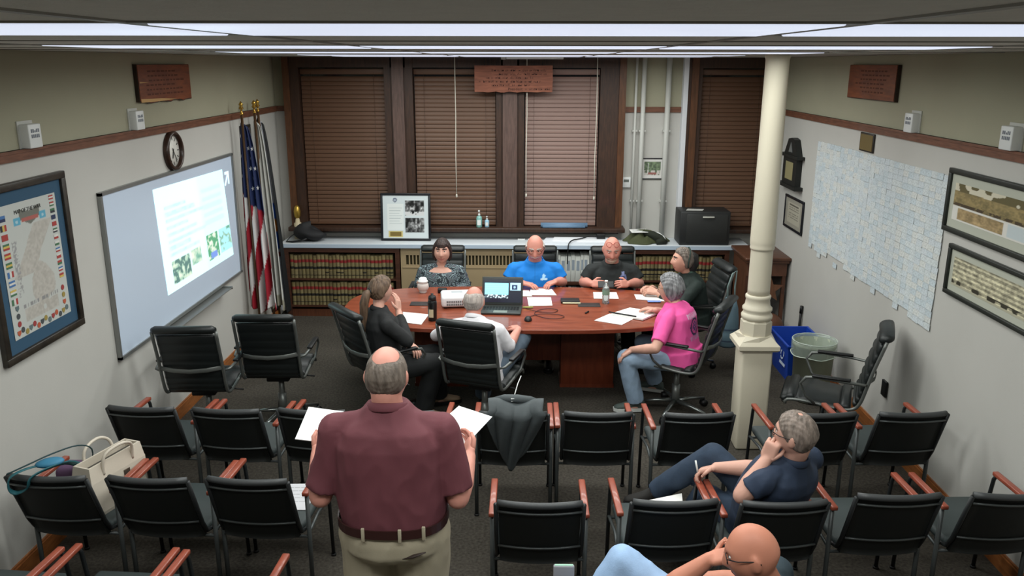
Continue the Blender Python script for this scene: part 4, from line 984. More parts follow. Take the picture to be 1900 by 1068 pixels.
# third row, cut by the lower edge of the picture
guest(-2.44, 3.10, -4, 'black guest chair at the lower left corner against the left wall')
guest(-1.89, 3.10, -3, 'black guest chair at the lower edge, second from the left wall')
guest(-1.36, 3.06, -3, 'black guest chair at the lower edge, left of the standing man')
guest(.93, 2.86, 4, 'black guest chair at the lower edge under the bald man')

# ---------------------------------------------------------------- office chairs
m_leather = mat('black_ribbed_leather', (30, 34, 34), .42, var=.05); m_chrome = mat('satin_chrome', (128, 132, 130), .28, metal=.85); m_frame_g = mat('dark_chrome_frame', (112, 115, 112), .38, metal=.55)
def make_office_chair():
    t = thing('office_chair', 'x', 'chair')
    # local: hub at origin, facing +y
    def side(s):       # padded profile: s 0 seat front .. 1 top of back (y,z)
        pts = [(.27, .42), (.26, .47), (.12, .475), (-.08, .455), (-.19, .465), (-.235, .52), (-.262, .62), (-.295, .76), (-.335, .90), (-.372, 1.03)]
        x = s*(len(pts)-1); i = min(int(x), len(pts)-2); f = x-i
        p0 = pts[max(i-1, 0)]; p1 = pts[i]; p2 = pts[i+1]; p3 = pts[min(i+2, len(pts)-1)]
        g = lambda a, b, c, d: .5*((2*b)+(-a+c)*f+(2*a-5*b+4*c-d)*f*f+(-a+3*b-3*c+d)*f**3)
        return Vector((0, g(p0[0], p1[0], p2[0], p3[0]), g(p0[1], p1[1], p2[1], p3[1])))
    def pad(s0, s1, ribs, w, th, name):
        n = ribs*6; out = MB(); outer = []; inner = []
        for i in range(n+1):
            s = s0+(s1-s0)*i/n; p = side(s); q = side(min(s+.005, 1))-side(max(s-.005, 0)); nn = Vector((0, -q.z, q.y)).normalized()   # towards the sitter / up
            if nn.y < 0 and nn.z < 0: nn = -nn
            puff = th*(.55+.45*abs(math.sin(PI*ribs*i/n))**.5)
            outer.append((p+nn*puff)); inner.append((p-nn*puff*.6))
        R = []
        for a, c in zip(outer, inner):
            m = (a+c)/2
            R.append([Vector((-w/2, m.y, m.z)), Vector((-w/2+.02, a.y, a.z)), Vector((0, a.y, a.z)), Vector((w/2-.02, a.y, a.z)), Vector((w/2, m.y, m.z)), Vector((w/2-.02, c.y, c.z)), Vector((0, c.y, c.z)), Vector((-w/2+.02, c.y, c.z))])
        out.rings(R); obj(name, out, m_leather, t)
    pad(0.03, .44, 5, .46, .030, 'seat'); pad(.47, .93, 8, .43, .024, 'backrest')
    tp = side(.985)
    obj('headroll', MB().tube([(-.225, tp.y, tp.z-.02), (-.2, tp.y, tp.z-.02), (0, tp.y-.004, tp.z-.02), (.2, tp.y, tp.z-.02), (.225, tp.y, tp.z-.02)], [.03, .05, .05, .05, .03], 12, flat=(1.05, .62) , up=(0, .35, 1)), m_leather, t)
    for sx in (-1, 1):
        obj('side_frame', MB().tube([Vector((sx*.228, side(s).y-.012, side(s).z-.008)) for s in np.linspace(.04, .96, 26)], .0125, 8), m_frame_g, t)
        arm = [(sx*.232, -.275, .655), (sx*.27, -.26, .665), (sx*.285, -.15, .675), (sx*.285, .05, .685), (sx*.285, .13, .672), (sx*.282, .165, .62), (sx*.262, .12, .52), (sx*.232, .05, .455)]
        obj('armrest', MB().tube(arm, [.009, .010, .012, .012, .012, .010, .009, .009], 8), m_frame_g, t)
        obj('arm_pad', MB().rbox((sx*.285, -.04, .692), (.042, .26, .018), .007), m_black, t)
    s0 = side(.72)
    obj('back_brace', MB().tube([(-.228, s0.y-.02, s0.z), (-.12, s0.y-.048, s0.z-.012), (0, s0.y-.058, s0.z-.018), (.12, s0.y-.048, s0.z-.012), (.228, s0.y-.02, s0.z)], .018, 8, flat=(.25, 1)), m_frame_g, t)
    obj('mechanism', MB().rbox((0, 0, .408), (.18, .22, .05), .012).cyl((.10, .02, .40), (.27, .02, .385), .006, n=6), m_black, t)
    obj('gas_column', MB().cyl((0, 0, .10), (0, 0, .39), .024, n=14).cyl((0, 0, .08), (0, 0, .25), .034, n=14), m_frame_g, t)
    for k in range(5):
        a = math.radians(90+72*k+18); d = Vector((math.cos(a), math.sin(a), 0))
        obj('base_leg', MB().tube([Vector((0, 0, .105))+d*.02, d*.16+Vector((0, 0, .095)), d*.30+Vector((0, 0, .075))], [.024, .019, .014], 8, flat=(1, .8)), m_chrome, t)
        c = obj('caster', MB().cyl(d*.30+d.cross(Vector((0, 0, 1)))*-.024+Vector((0, 0, .030)), d*.30+d.cross(Vector((0, 0, 1)))*.024+Vector((0, 0, .030)), .029, n=14).cyl(d*.30+Vector((0, 0, .05)), d*.30+Vector((0, 0, .078)), .010, n=8), m_black, t)
    return t
off0 = make_office_chair(); offirst = [True]
def office(x, y, fx, fy, label):
    o = off0 if offirst[0] else copy_tree(off0); offirst[0] = False
    o.location = (x, y, 0); o.rotation_euler = (0, 0, math.atan2(-fx, fy)); tag(o, label, 'chair', 'black ribbed office chairs'); return o
office(-2.47, 6.00, -.05, 1, 'empty black office chair nearest the whiteboard')
office(-1.985, 6.30, -.04, 1, 'empty black office chair in front of the flags')
office(-1.10, 6.34, .78, .62, 'black office chair under the woman in the dark suit')
office(-.32, 6.15, .33, .94, 'black office chair under the man in the white shirt')
office(-.86, 8.03, 0, -1, 'black office chair behind the woman in the floral top')
office(.095, 8.03, 0, -1, 'black office chair behind the man in the blue polo')
office(.90, 8.03, .02, -1, 'black office chair behind the man in the black shirt')
office(1.52, 7.66, -.98, -.15, 'black office chair under the woman in the green jacket')
office(1.27, 6.56, -.88, .47, 'black office chair under the woman in the pink shirt')
office(2.25, 5.86, -.92, .38, 'empty black office chair by the right wall beside the trash can')
# ---------------------------------------------------------------- things on the table
TT = TZ+.001
def on(px): pass
# cup
t = thing('travel_cup', 'white paper cup with domed lid before the woman in the floral top', 'cup', (-.972, 7.58, TT))
obj('cup', MB().lathe([(.032, 0), (.034, .003), (.045, .10), (.047, .104), (.044, .106)], n=24), mat('white_paper_cup', (214, 210, 206), .5), t)
obj('napkin', MB().lathe([(.046, .03), (.056, .05), (.052, .085), (.047, .09)], n=10, cap=False), mat('tissue', (206, 196, 190), .8), t)
obj('lid', MB().lathe([(.048, .104), (.048, .115), (.040, .118), (.036, .140), (.018, .148), (.002, .149)], n=24), m_white, t)
# phone and projector
o = obj('small_speaker', MB().rbox((0, 0, .022), (.085, .06, .044), .010), m_black); o.location = (-.79, 7.58, TT); tag(o, 'small dark device standing behind the white projector', 'device')
t = thing('projector', 'white table projector with grey vents left of the laptop', 'projector', (-.615, 7.17, TT), math.radians(8))
m_proj = mat('white_projector', (226, 226, 228), .35)
obj('body', MB().rbox((0, 0, .062), (.29, .25, .100), .024, seg=3), m_proj, t)
b = MB()
for k in range(2):
    for i in range(9): b.bx(-.10+i*.0165, -.10+i*.0165+.011, -.1285, -.123, .030+k*.026, .047+k*.026)
obj('vent', b, mat('grey_vent', (96, 98, 100), .6), t)
obj('lens', MB().lathe([(.034, 0), (.034, .02), (.026, .022), (.020, .012), (.002, .010)], c=(-.145, .04, .065), n=20, axis='X').at(), m_black, t)
for sx, sy in ((-.11, -.09), (.11, -.09), (-.11, .09), (.11, .09)): obj('foot', MB().cyl((sx, sy, 0), (sx, sy, .014), .012, n=10), m_black, t)
obj('buttons', MB().rbox((.0, .03, .1125), (.10, .06, .003), .001), mat('grey_panel', (170, 174, 178), .5), t)
sheet('loose_sheet', 'white sheet lying behind the projector', [(-.73, 7.38), (-.50, 7.38), (-.50, 7.56), (-.72, 7.57)], TT+.001, (222, 222, 222), lines=5)
# laptop: screen turned to the viewer
t = thing('laptop', 'open black laptop showing the slide, facing the viewer', 'laptop', (-.215, 7.00, TT), math.radians(-3))
m_lap = mat('dark_grey_laptop', (50, 54, 52), .4)
obj('keyboard_base', MB().rbox((0, -.01, .010), (.36, .25, .018), .005), m_lap, t)
obj('touchpad', MB().bx(-.06, .06, -.125, -.06, .019, .0196), mat('touchpad_grey', (120, 126, 118), .4), t)
kb = MB().bx(-.03, .03, -.02, .02, 0, .0)
key = MB().bx(-.0105, .0105, -.008, .008, 0, .0025).mesh('key', m_black)
for r in range(4):
    for k in range(12): link('key', key, t, (-.145+k*.0264, -.035+r*.026, .019))
def lap_fn(u, v):
    c = fill(u, (14, 18, 36)); r = rect(u, v, .03, .66, .18, .83); s = fill(u, (150, 232, 246)); s = mixc(s, (v > .35)*(np.abs(((v*12) % 1)-.5) < .2)*.4, (120, 216, 236))
    n = vnoise(u*30, v*20, 2); s = mixc(s, (v < .33) & (n > .4), (60, 70, 80)); s = mixc(s, (v < .33) & (n <= .4), (200, 224, 230))
    c = c*(1-r[:, None])+s*r[:, None]
    q = rect(u, v, .70, .98, .52, .84); c = c*(1-q[:, None])+fill(u, (170, 214, 236))*q[:, None]; c = mixc(c, rect(u, v, .75, .89, .55, .76), (24, 44, 80)); c = mixc(c, np.hypot((u-.82)*1.6, v-.655) < .05, (150, 190, 220))
    c = mixc(c, rect(u, v, .0, 1, .93, 1.0), (30, 34, 40)); return c
lid = bpy.data.objects.new('screen_lid', None)
M = Matrix.Translation((0, .115, .018)) @ Matrix.Rotation(math.radians(-17), 4, 'X')
lo = obj('screen_lid', MB().at(M).rbox((0, .006, .125), (.365, .012, .25), .005), m_lap, t)
P = lambda u, v: tuple(M @ Vector((-.168+.336*u, -.0008, .022+.21*v)))
link('screen', panel_mesh('screen', P, 90, 60, lap_fn, mat('lit_screen', attr=True, rough=.2, emit=.75)), lo)
o = obj('marker_pen', MB().cyl((-.045, 0, .008), (.045, 0, .008), .0075, n=10), mat('yellow_green_marker', (170, 176, 96), .5)); o.location = (.02, 7.08, TT); tag(o, 'yellow green marker at the right of the laptop', 'pen')
t = thing('computer_mouse', 'black mouse with cable in front of the laptop', 'mouse', (.022, 6.72, TT))
obj('mouse_body', MB().ell((0, 0, .002), (.033, .052, .034), nu=18, nv=10), m_black, t)
for v in t.children[0].data.vertices:
    if v.co.z < 0: v.co.z = 0
obj('cable', MB().tube(smooth_path([(0, .05, .008), (.02, .10, .004), (.10, .17, .004), (.24, .17, .004), (.31, .10, .004), (.25, .04, .004), (.14, .06, .004), (.06, .16, .004), (.08, .27, .004), (.18, .34, .004), (.26, .30, .004), (.22, .22, .004), (.10, .24, .004), (-.02, .33, .004)], 5), .0026, 6), mat('dark_red_cable', (50, 26, 24), .5), t)
# tumbler
t = thing('tumbler', 'tall black travel tumbler with pale label at the near table edge', 'bottle', (-.785, 6.70, TT))
obj('flask', MB().lathe([(.034, 0), (.037, .004), (.039, .15), (.037, .17), (.032, .176)], n=24), mat('black_flask', (26, 27, 27), .35, metal=.3), t)
obj('flask_lid', MB().lathe([(.034, .174), (.034, .20), (.028, .215), (.012, .22), (.012, .235), (.002, .236)], n=20), m_black, t)
obj('flask_label', MB().grid(lambda u, v: (.0396*math.cos(-PI*.72+u*1.0), .0396*math.sin(-PI*.72+u*1.0), .035+.07*v), 8, 2), mat('label_tan', (180, 170, 140), .6), t)
# water bottle
t = thing('water_bottle', 'clear plastic water bottle before the man in the black shirt', 'bottle', (.725, 7.25, TT))
m_pet = mat('clear_plastic', (196, 204, 204), .08, trans=.75, spec=.6)
obj('bottle', MB().lathe([(.028, 0), (.033, .006), (.032, .05), (.034, .06), (.032, .075), (.034, .09), (.033, .13), (.022, .165), (.013, .18), (.013, .20)], n=24), m_pet, t)
obj('bottle_label', MB().lathe([(.0345, .085), (.0345, .13)], n=24, cap=False), mat('green_label', (120, 150, 130), .5), t)
obj('bottle_cap', MB().lathe([(.015, .198), (.015, .215), (.002, .216)], n=16), m_white, t)
# papers and pads on the table
sheet('agenda_sheets', 'white agenda sheets before the woman in the dark suit', [(-1.02, 6.63), (-.865, 6.57), (-.835, 6.86), (-1.07, 6.93)], TT+.001, lines=7)
sheet('folder_sheets', 'sheets under the hands of the man in the blue polo', [(.03, 7.50), (.29, 7.50), (.25, 7.72), (.05, 7.74)], TT+.001, (222, 216, 214), th=.004, lines=6)
sheet('note_sheet', 'single white sheet right of the laptop', [(.028, 7.14), (.24, 7.16), (.234, 7.43), (.013, 7.43)], TT+.001)
sheet('note_sheet', 'white sheet half behind the laptop lid', [(-.09, 7.46), (.06, 7.46), (.03, 7.66), (-.09, 7.66)], TT+.001)
t = thing('folio', 'small black folio with paper edge left of the dark flap', 'notebook', (.405, 7.27, TT)); obj('cover', MB().rbox((0, .02, .012), (.17, .12, .02), .004), mat('black_leatherette', (34, 30, 30), .5), t); obj('pages', MB().rbox((.01, -.045, .008), (.16, .03, .010), .002), mat('cream_paper', (200, 192, 160), .7), t)
sheet('note_sheet', 'white sheet under the hands of the man in the black shirt', [(.63, 7.40), (.86, 7.40), (.86, 7.62), (.64, 7.62)], TT+.001, lines=4)
sheet('note_sheet', 'white sheet before the woman in the green jacket', [(1.02, 7.38), (1.27, 7.32), (1.25, 7.52), (1.02, 7.55)], TT+.001, lines=4)
o = obj('blue_card', MB().rbox((0, 0, .003), (.12, .05, .005), .002), mat('blue_card', (110, 136, 196), .5)); o.location = (1.17, 7.30, TT+.005); tag(o, 'small blue card beside the sheet of the woman in green', 'card')
sheet('minutes_sheet', 'white sheet at the near table edge beside the woman in pink', [(.58, 6.72), (.80, 6.60), (.93, 6.79), (.73, 6.92)], TT+.001, lines=6)
sheet('minutes_pad', 'thick white pad of sheets under the arm of the woman in pink', [(.74, 6.88), (.99, 6.72), (1.16, 6.93), (.92, 7.06)], TT+.004, th=.014, lines=6)
o = obj('black_pen', MB().tube([(0, 0, .006), (.22, -.13, .006)], .006, 8), m_black); o.location = (.72, 6.90, TT+.019); tag(o, 'black pen lying along the thick white pad', 'pen')
o = obj('pen_cap', MB().tube([(0, 0, .006), (.03, .05, .006)], .007, 8), m_black); o.location = (.52, 6.92, TT); tag(o, 'short black pen lying near the white sheets', 'pen')

# ---------------------------------------------------------------- things on the guest chairs
sheet('handout_sheet', 'white sheet on the guest chair beside the standing man', [(-1.42, 4.10), (-1.205, 4.10), (-1.20, 4.40), (-1.40, 4.39)], .460, (214, 214, 218), lines=6)
sheet('folder', 'white folder on the seat left of the man in navy', [(.56, 4.02), (.86, 3.98), (.90, 4.30), (.62, 4.20)], [.462, .462, .47, .462], (236, 234, 230), th=.008)
# cream handbag
t = thing('handbag', 'cream leather handbag with looped handles standing on a guest chair', 'bag', (-2.325, 4.19, .458), math.radians(72))
m_cream_l = mat('cream_leather', (206, 196, 180), .45, var=.03, bump=.05)
R = lambda sx, sy, z: [(-sx, -sy, z), (sx, -sy, z), (sx, sy, z), (-sx, sy, z)]
obj('bag_body', MB().rings([R(.20, .075, 0), R(.205, .08, .02), R(.195, .07, .20), R(.185, .055, .29), R(.175, .045, .29), R(.18, .05, .10)], smooth=False), m_cream_l, t)
obj('side_seam', MB().bx(-.208, -.202, -.06, .06, .02, .2).bx(.202, .208, -.06, .06, .02, .2), mat('cream_seam', (180, 170, 150), .5), t)
for sy in (-.055, .055): obj('handle', MB().tube(smooth_path([(-.10, sy*1.1, .22), (-.10, sy*1.2, .29), (-.08, sy*1.3, .335), (-.02, sy*1.5, .355), (.05, sy*1.6, .35), (.10, sy*1.4, .31), (.11, sy*1.1, .22)], 4), .009, 8), m_cream_l, t)
obj('zip', MB().bx(-.16, .16, -.006, .006, .262, .268), mat('dark_zip', (70, 66, 60), .5), t)
obj('badge', MB().rbox((.05, -.072, .16), (.045, .006, .05), .002), mat('bronze_badge', (96, 84, 74), .35, metal=.5), t)
t = thing('lanyard_bag', 'small purple bag with teal straps draped over the chair back beside the handbag', 'bag', (-2.53, 4.00, .458))
obj('pouch', MB().rbox((.0, .20, .11), (.16, .14, .22), .03, seg=3), mat('purple_fabric', (92, 66, 96), .7), t)
m_teal = mat('teal_webbing', (40, 96, 104), .6)
obj('strap', MB().tube(smooth_path([(.06, .20, .21), (.05, .06, .30), (.0, -.10, .362), (-.03, -.20, .385), (-.07, -.245, .365), (-.085, -.24, .30), (-.06, -.22, .27), (.0, -.225, .30), (.03, -.235, .36), (.07, -.17, .375), (.10, -.02, .34), (.09, .12, .25)], 4), .013, 6, flat=(1.4, .35)), m_teal, t)
obj('blue_pouch', MB().ell((.05, -.09, .375), (.07, .045, .022), Matrix.Rotation(.5, 3, 'Z'), nu=16, nv=8), mat('blue_pouch_fabric', (58, 124, 156), .6), t)
obj('thin_strap', MB().tube(smooth_path([(-.09, -.235, .38), (-.02, -.17, .40), (.05, -.06, .41), (.12, .06, .40), (.15, .14, .34), (.10, .20, .20)], 4), .004, 6), mat('dark_teal', (34, 62, 66), .6), t)
# grey jacket over the chair back
t = thing('grey_jacket', 'dark grey jacket draped over a guest chair back with white tag', 'jacket', (-.065, 4.85, 0))
def jk(u, v):
    # u across, v 0 on the seat side .. 1 hanging point behind the back
    if v < .30: f = v/.30; y = .16-.32*f; z = .57+.27*f; w = .26+.05*f
    elif v < .44: f = (v-.30)/.14; y = -.16-.115*f; z = .84+.045*math.sin(PI*f); w = .31+.02*math.sin(PI*f)
    else: f = (v-.44)/.56; y = -.275+.165*f; z = .84-.40*f*(1-.10*math.cos(u*PI*2)); w = .31*(1-f)**.55+.05
    k = min(1, max(0, (v-.2)*3)); uu = u-.5
    fold = .020*abs(math.sin(u*PI*3.2+1.1+v*1.2))*k+.006*math.sin(u*23+v*11)*k
    return (uu*w+.03*(1-v)-.02*v, y-fold-.008*(v > .44), z+.018*math.sin(u*7+1)*(1 if v < .44 else 1-f))
me = MB().grid(jk, 60, 56).mesh('jacket_cloth', mat('dark_grey_jacket', (70, 76, 78), .7, var=.06, bump=.12, bscale=40)); o = link('jacket_cloth', me, t); sd = o.modifiers.new('thick', 'SOLIDIFY'); sd.thickness = .014
obj('collar', MB().tube([(-.13, -.17, .885), (-.06, -.20, .905), (.02, -.205, .905), (.10, -.19, .89), (.15, -.16, .87)], [.012, .024, .026, .024, .012], 10), mat('dark_grey_jacket', (70, 76, 78)), t)
obj('care_tag', MB().rbox((-.005, -.215, .905), (.028, .022, .022), .002), m_white, t)
obj('draw_cord', MB().tube([(.0, -.20, .92), (.02, -.10, .96), (.04, -.02, .98)], .003, 5), m_white, t)
t = thing('flask', 'small black flask standing on the chair seat behind the jacket', 'bottle', (-.21, 5.10, .458)); obj('flask_body', MB().lathe([(.03, 0), (.032, .004), (.032, .12), (.026, .13)], n=18), mat('olive_flask', (60, 60, 54), .5), t); obj('flask_cap', MB().lathe([(.027, .128), (.027, .165), (.002, .168)], n=16), m_black, t)
# blue grey tote hanging from the green woman's chair
t = thing('tote_bag', 'blue grey striped cloth tote hanging behind the pink woman', 'bag', (1.885, 7.38, .0))
obj('tote_body', MB().rings([[(.085*math.cos(a*PI/9)*k*(1+.08*math.sin(a*2.3)), .055*math.sin(a*PI/9)*k, z) for a in range(18)] for k, z in ((.75, .30), (.98, .32), (1.0, .44), (.96, .45), (1.0, .46), (.98, .55), (.82, .68), (.5, .78))]), mat('blue_grey_canvas', (96, 120, 132), .8, var=.06), t)
obj('stripe', MB().rings([[(.0865*math.cos(a*PI/9)*k*(1+.08*math.sin(a*2.3)), .056*math.sin(a*PI/9)*k, z) for a in range(18)] for k, z in ((.99, .36), (1.0, .375))], cap=False), mat('dark_stripe', (58, 74, 92), .8), t)
obj('stripe', MB().rings([[(.0865*math.cos(a*PI/9)*k*(1+.08*math.sin(a*2.3)), .056*math.sin(a*PI/9)*k, z) for a in range(18)] for k, z in ((1.0, .47), (1.0, .485))], cap=False), mat('dark_stripe', (58, 74, 92), .8), t)
obj('handle', MB().tube([(-.03, 0, .76), (-.035, 0, .88), (.0, .0, 1.0), (.035, 0, 1.03), (.03, .0, .88), (.035, 0, .76)], .008, 6), mat('grey_green_cord', (120, 140, 138), .6), t)
# pale device at the lower edge
t = thing('phone_stand', 'pale grey device on a thin stand at the lower edge of the view', 'device', (.175, 3.20, 0))
obj('device', MB().rbox((0, 0, .63), (.092, .02, .20), .006), mat('pale_grey_plastic', (150, 150, 156), .4), t)
obj('top_slot', MB().bx(-.04, .04, -.006, .006, .7295, .7315), mat('green_lens', (150, 190, 170), .2), t)
obj('stem', MB().cyl((0, 0, .012), (0, 0, .54), .008, n=8), m_black, t); obj('foot_plate', MB().lathe([(.10, 0), (.10, .008), (.01, .014)], n=20), m_black, t)
# ---------------------------------------------------------------- people
V = Vector
def remesh(mb, vox, smooth, name, mats):
    me = mb.mesh('tmp', []); o = bpy.data.objects.new('tmp', me); COL.objects.link(o)
    r = o.modifiers.new('r', 'REMESH'); r.mode = 'VOXEL'; r.voxel_size = vox; r.use_smooth_shade = True
    if smooth: s = o.modifiers.new('s', 'SMOOTH'); s.factor = .5; s.iterations = smooth
    bpy.context.view_layer.update()
    out = bpy.data.meshes.new_from_object(o.evaluated_get(bpy.context.evaluated_depsgraph_get())); out.name = name
    bpy.data.objects.remove(o); bpy.data.meshes.remove(me)
    out.materials.clear()
    for m in mats: out.materials.append(m)
    out.polygons.foreach_set('use_smooth', [True]*len(out.polygons)); return out
def wrinkle(me, amp, freq, seed, stretch=(1, 1, .55)):
    n = len(me.vertices); co = np.empty(n*3, 'f'); me.vertices.foreach_get('co', co); co = co.reshape(-1, 3)
    no = np.empty(n*3, 'f'); me.vertices.foreach_get('normal', no); no = no.reshape(-1, 3)
    off = np.empty(n, 'f'); sv = V((seed*3.1, seed*1.7, seed))
    for i in range(n):
        p = V((co[i, 0]*freq*stretch[0], co[i, 1]*freq*stretch[1], co[i, 2]*freq*stretch[2]))+sv
        a = noise.noise(p+V((noise.noise(p*.6)*1.2, 0, 0))); b = 1-abs(noise.noise(p*1.7))
        off[i] = amp*(a*.7+(b-.75)*.9)
    co += no*off[:, None]; me.vertices.foreach_set('co', co.ravel()); me.update()
# ---- head surface, local x right, y forward, z up, centre between the ears
def head_surface(na, ne, sc=1.0, chin=1.0, nose=1.0, fat=0.0):
    A = np.linspace(-PI, PI, na, endpoint=False); E = np.linspace(-PI/2+.03, PI/2-.03, ne)
    a, e = np.meshgrid(A, E); dx, dy, dz = np.cos(e)*np.sin(a), np.cos(e)*np.cos(a), np.sin(e)
    x = .076*dx; y = np.where(dy > 0, .092, .100)*dy; z = np.where(dz > 0, .116, .118)*dz
    sq = 1+.10*np.abs(dx)**2*np.abs(dy)**2*4*.5; x *= sq; y *= sq
    t = np.clip(-z/.118, 0, 1)
    x *= 1-(.24-fat)*t**1.6; y = np.where(dy < 0, y*(1-.42*t), y*(1-.02*t)); z *= np.where(dz < 0, 1.0, 1.0)
    x *= 1+fat*.8*np.exp(-((z+.05)/.04)**2)
    w = np.clip(dy*2.2, 0, 1); G = lambda c, s, q: np.exp(-((q-c)/s)**2)
    y += w*.006*G(.034, .012, z)*G(0, .055, x)                                   # brow
    y -= w*.013*G(.012, .013, z)*(G(.031, .015, x)+G(-.031, .015, x))            # eye sockets
    nz = np.clip((.018-z)/.052, 0, 1)*(z > -.046); nz = np.where(z < -.034, nz*np.clip((z+.046)/.012, 0, 1), nz)
    y += w*nose*(.008+.022*nz)*G(0, .0105+.006*nz, x)*(z < .022)*(z > -.046)      # nose
    y += w*.006*G(-.062, .007, z)*G(0, .020, x)+w*.005*G(-.077, .007, z)*G(0, .018, x)-w*.004*G(-.0695, .003, z)*G(0, .022, x)
    y += w*chin*.010*G(-.104, .016, z)*G(0, .026, x)
    y += w*.004*G(-.02, .02, z)*(G(.045, .018, x)+G(-.045, .018, x))             # cheeks
    return np.stack([x, y, z], -1)*sc
def hair_line(y, pts):
    return np.interp(y, [p[0] for p in pts], [p[1] for p in pts])
SHORT = [(-.11, -.075), (-.06, -.065), (-.02, -.03), (.008, -.012), (.03, .035), (.06, .062), (.10, .078)]
def basis(face, roll=0.0):
    f = V(face).normalized(); r = f.cross(V((0, 0, 1))).normalized(); u = r.cross(f)
    M = Matrix((r, f, u)).transposed()
    return M @ Matrix.Rotation(roll, 3, 'Y')
def ik(a, c, l1, l2, hint):
    a, c = V(a), V(c); d = c-a; L = d.length
    if L > (l1+l2)*.999: k = L/((l1+l2)*.999); l1 *= k; l2 *= k
    q = (l1*l1-l2*l2+L*L)/(2*L); h = math.sqrt(max(0, l1*l1-q*q)); n = d/L
    hv = V(hint); hv = hv-n*hv.dot(n); hv = hv.normalized() if hv.length > 1e-6 else n.orthogonal()
    return a+n*q+hv*h
def limb(mb, P, R, n=14):
    for i in range(len(P)-1):
        k = 5; mb.tube([V(P[i]).lerp(V(P[i+1]), j/k) for j in range(k+1)], [R[i]+(R[i+1]-R[i])*j/k for j in range(k+1)], n)
    for p, r in zip(P, R): mb.ell(p, (r, r, r), nu=12, nv=8)
def hand_geo(palm, fing, w, d, pn, right, curl=.5, spread=.10, sc=1.0, thumb=.75):
    """palm goes to the remeshed body; fingers are smooth tubes rooted in it"""
    w, d = V(w), V(d).normalized(); pn = V(pn); pn = (pn-d*pn.dot(d)).normalized(); th = d.cross(pn)*(1 if right else -1)
    M = Matrix((th, d, -pn)).transposed()
    palm.rbox(w+d*.05*sc, (.078*sc, .095*sc, .032*sc), .014*sc, M=M, seg=2); palm.ell(w, (.03*sc, .03*sc, .022*sc), M)
    for i, (o, L) in enumerate(((.029, .068), (.010, .076), (-.010, .071), (-.028, .056))):
        p = w+d*(.088 if i in (1, 2) else .082)*sc+th*o*sc; ang = 0; dirn = (d+th*(spread*(1.5-i)*.5)).normalized(); pts = [p-dirn*.02*sc, p]; rr = [.0095*sc, .0095*sc]
        for q, seg in enumerate((.45, .32, .23)):
            ang += curl*(1.0 if q == 0 else 1.15); v = dirn*math.cos(ang)+pn*math.sin(ang); p = p+v*L*seg*sc; pts.append(p); rr.append((.0092, .0084, .0062)[q]*sc)
        fing.tube(pts, rr, 8); fing.ell(pts[-1], (.0064*sc,)*3, nu=8, nv=6)
    p = w+d*.028*sc+th*.034*sc; v = (d*.62+th*thumb+pn*.25).normalized(); pts = [p-v*.02, p, p+v*.032*sc]; v2 = (d*.85+th*.25*thumb+pn*(.3+.3*curl)).normalized(); pts.append(pts[-1]+v2*.028*sc)
    fing.tube(pts, [.012*sc, .0125*sc, .0105*sc, .0075*sc], 8); fing.ell(pts[-1], (.0077*sc,)*3, nu=8, nv=6)
def shoe(name, ank, d, m_up, m_sole, par, sc=1.0):
    d = V((d[0], d[1], d[2] if len(d) > 2 else 0)).normalized(); up = V((0, 0, 1)); up = (up-d*up.dot(d)).normalized(); s = d.cross(up); a = V(ank)
    base = a-up*.075*sc; R = []
    for t, wd, h in ((-.075, .022, .045), (-.068, .032, .075), (-.03, .037, .098), (.02, .037, .098), (.07, .042, .070), (.12, .046, .052), (.16, .040, .042), (.185, .020, .030)):
        c = base+d*t*sc; ring = []
        for k in range(12):
            q = 2*PI*k/12; z = (.5+.5*math.sin(q))**.8*h; x = math.cos(q)*wd*(1 if z < h*.5 else 1-.45*(z/h-.5)*2*.9); ring.append(c+s*x*sc+up*(.014+z)*sc)
        R.append(ring)
    o = obj(name, MB().rings(R), m_up, par)
    R = []
    for t, wd in ((-.08, .024), (-.07, .035), (0, .039), (.06, .043), (.12, .049), (.165, .042), (.192, .02)):
        c = base+d*t*sc; R.append([c-s*wd*sc+up*.0, c+s*wd*sc, c+s*wd*sc+up*.026*sc, c-s*wd*sc+up*.026*sc])
    obj('sole', MB().rings(R, smooth=False), m_sole, o)
def skin_mat(k, c):
    return mat('skin_%s' % k, c, .5, var=.05, vscale=14, spec=.35)
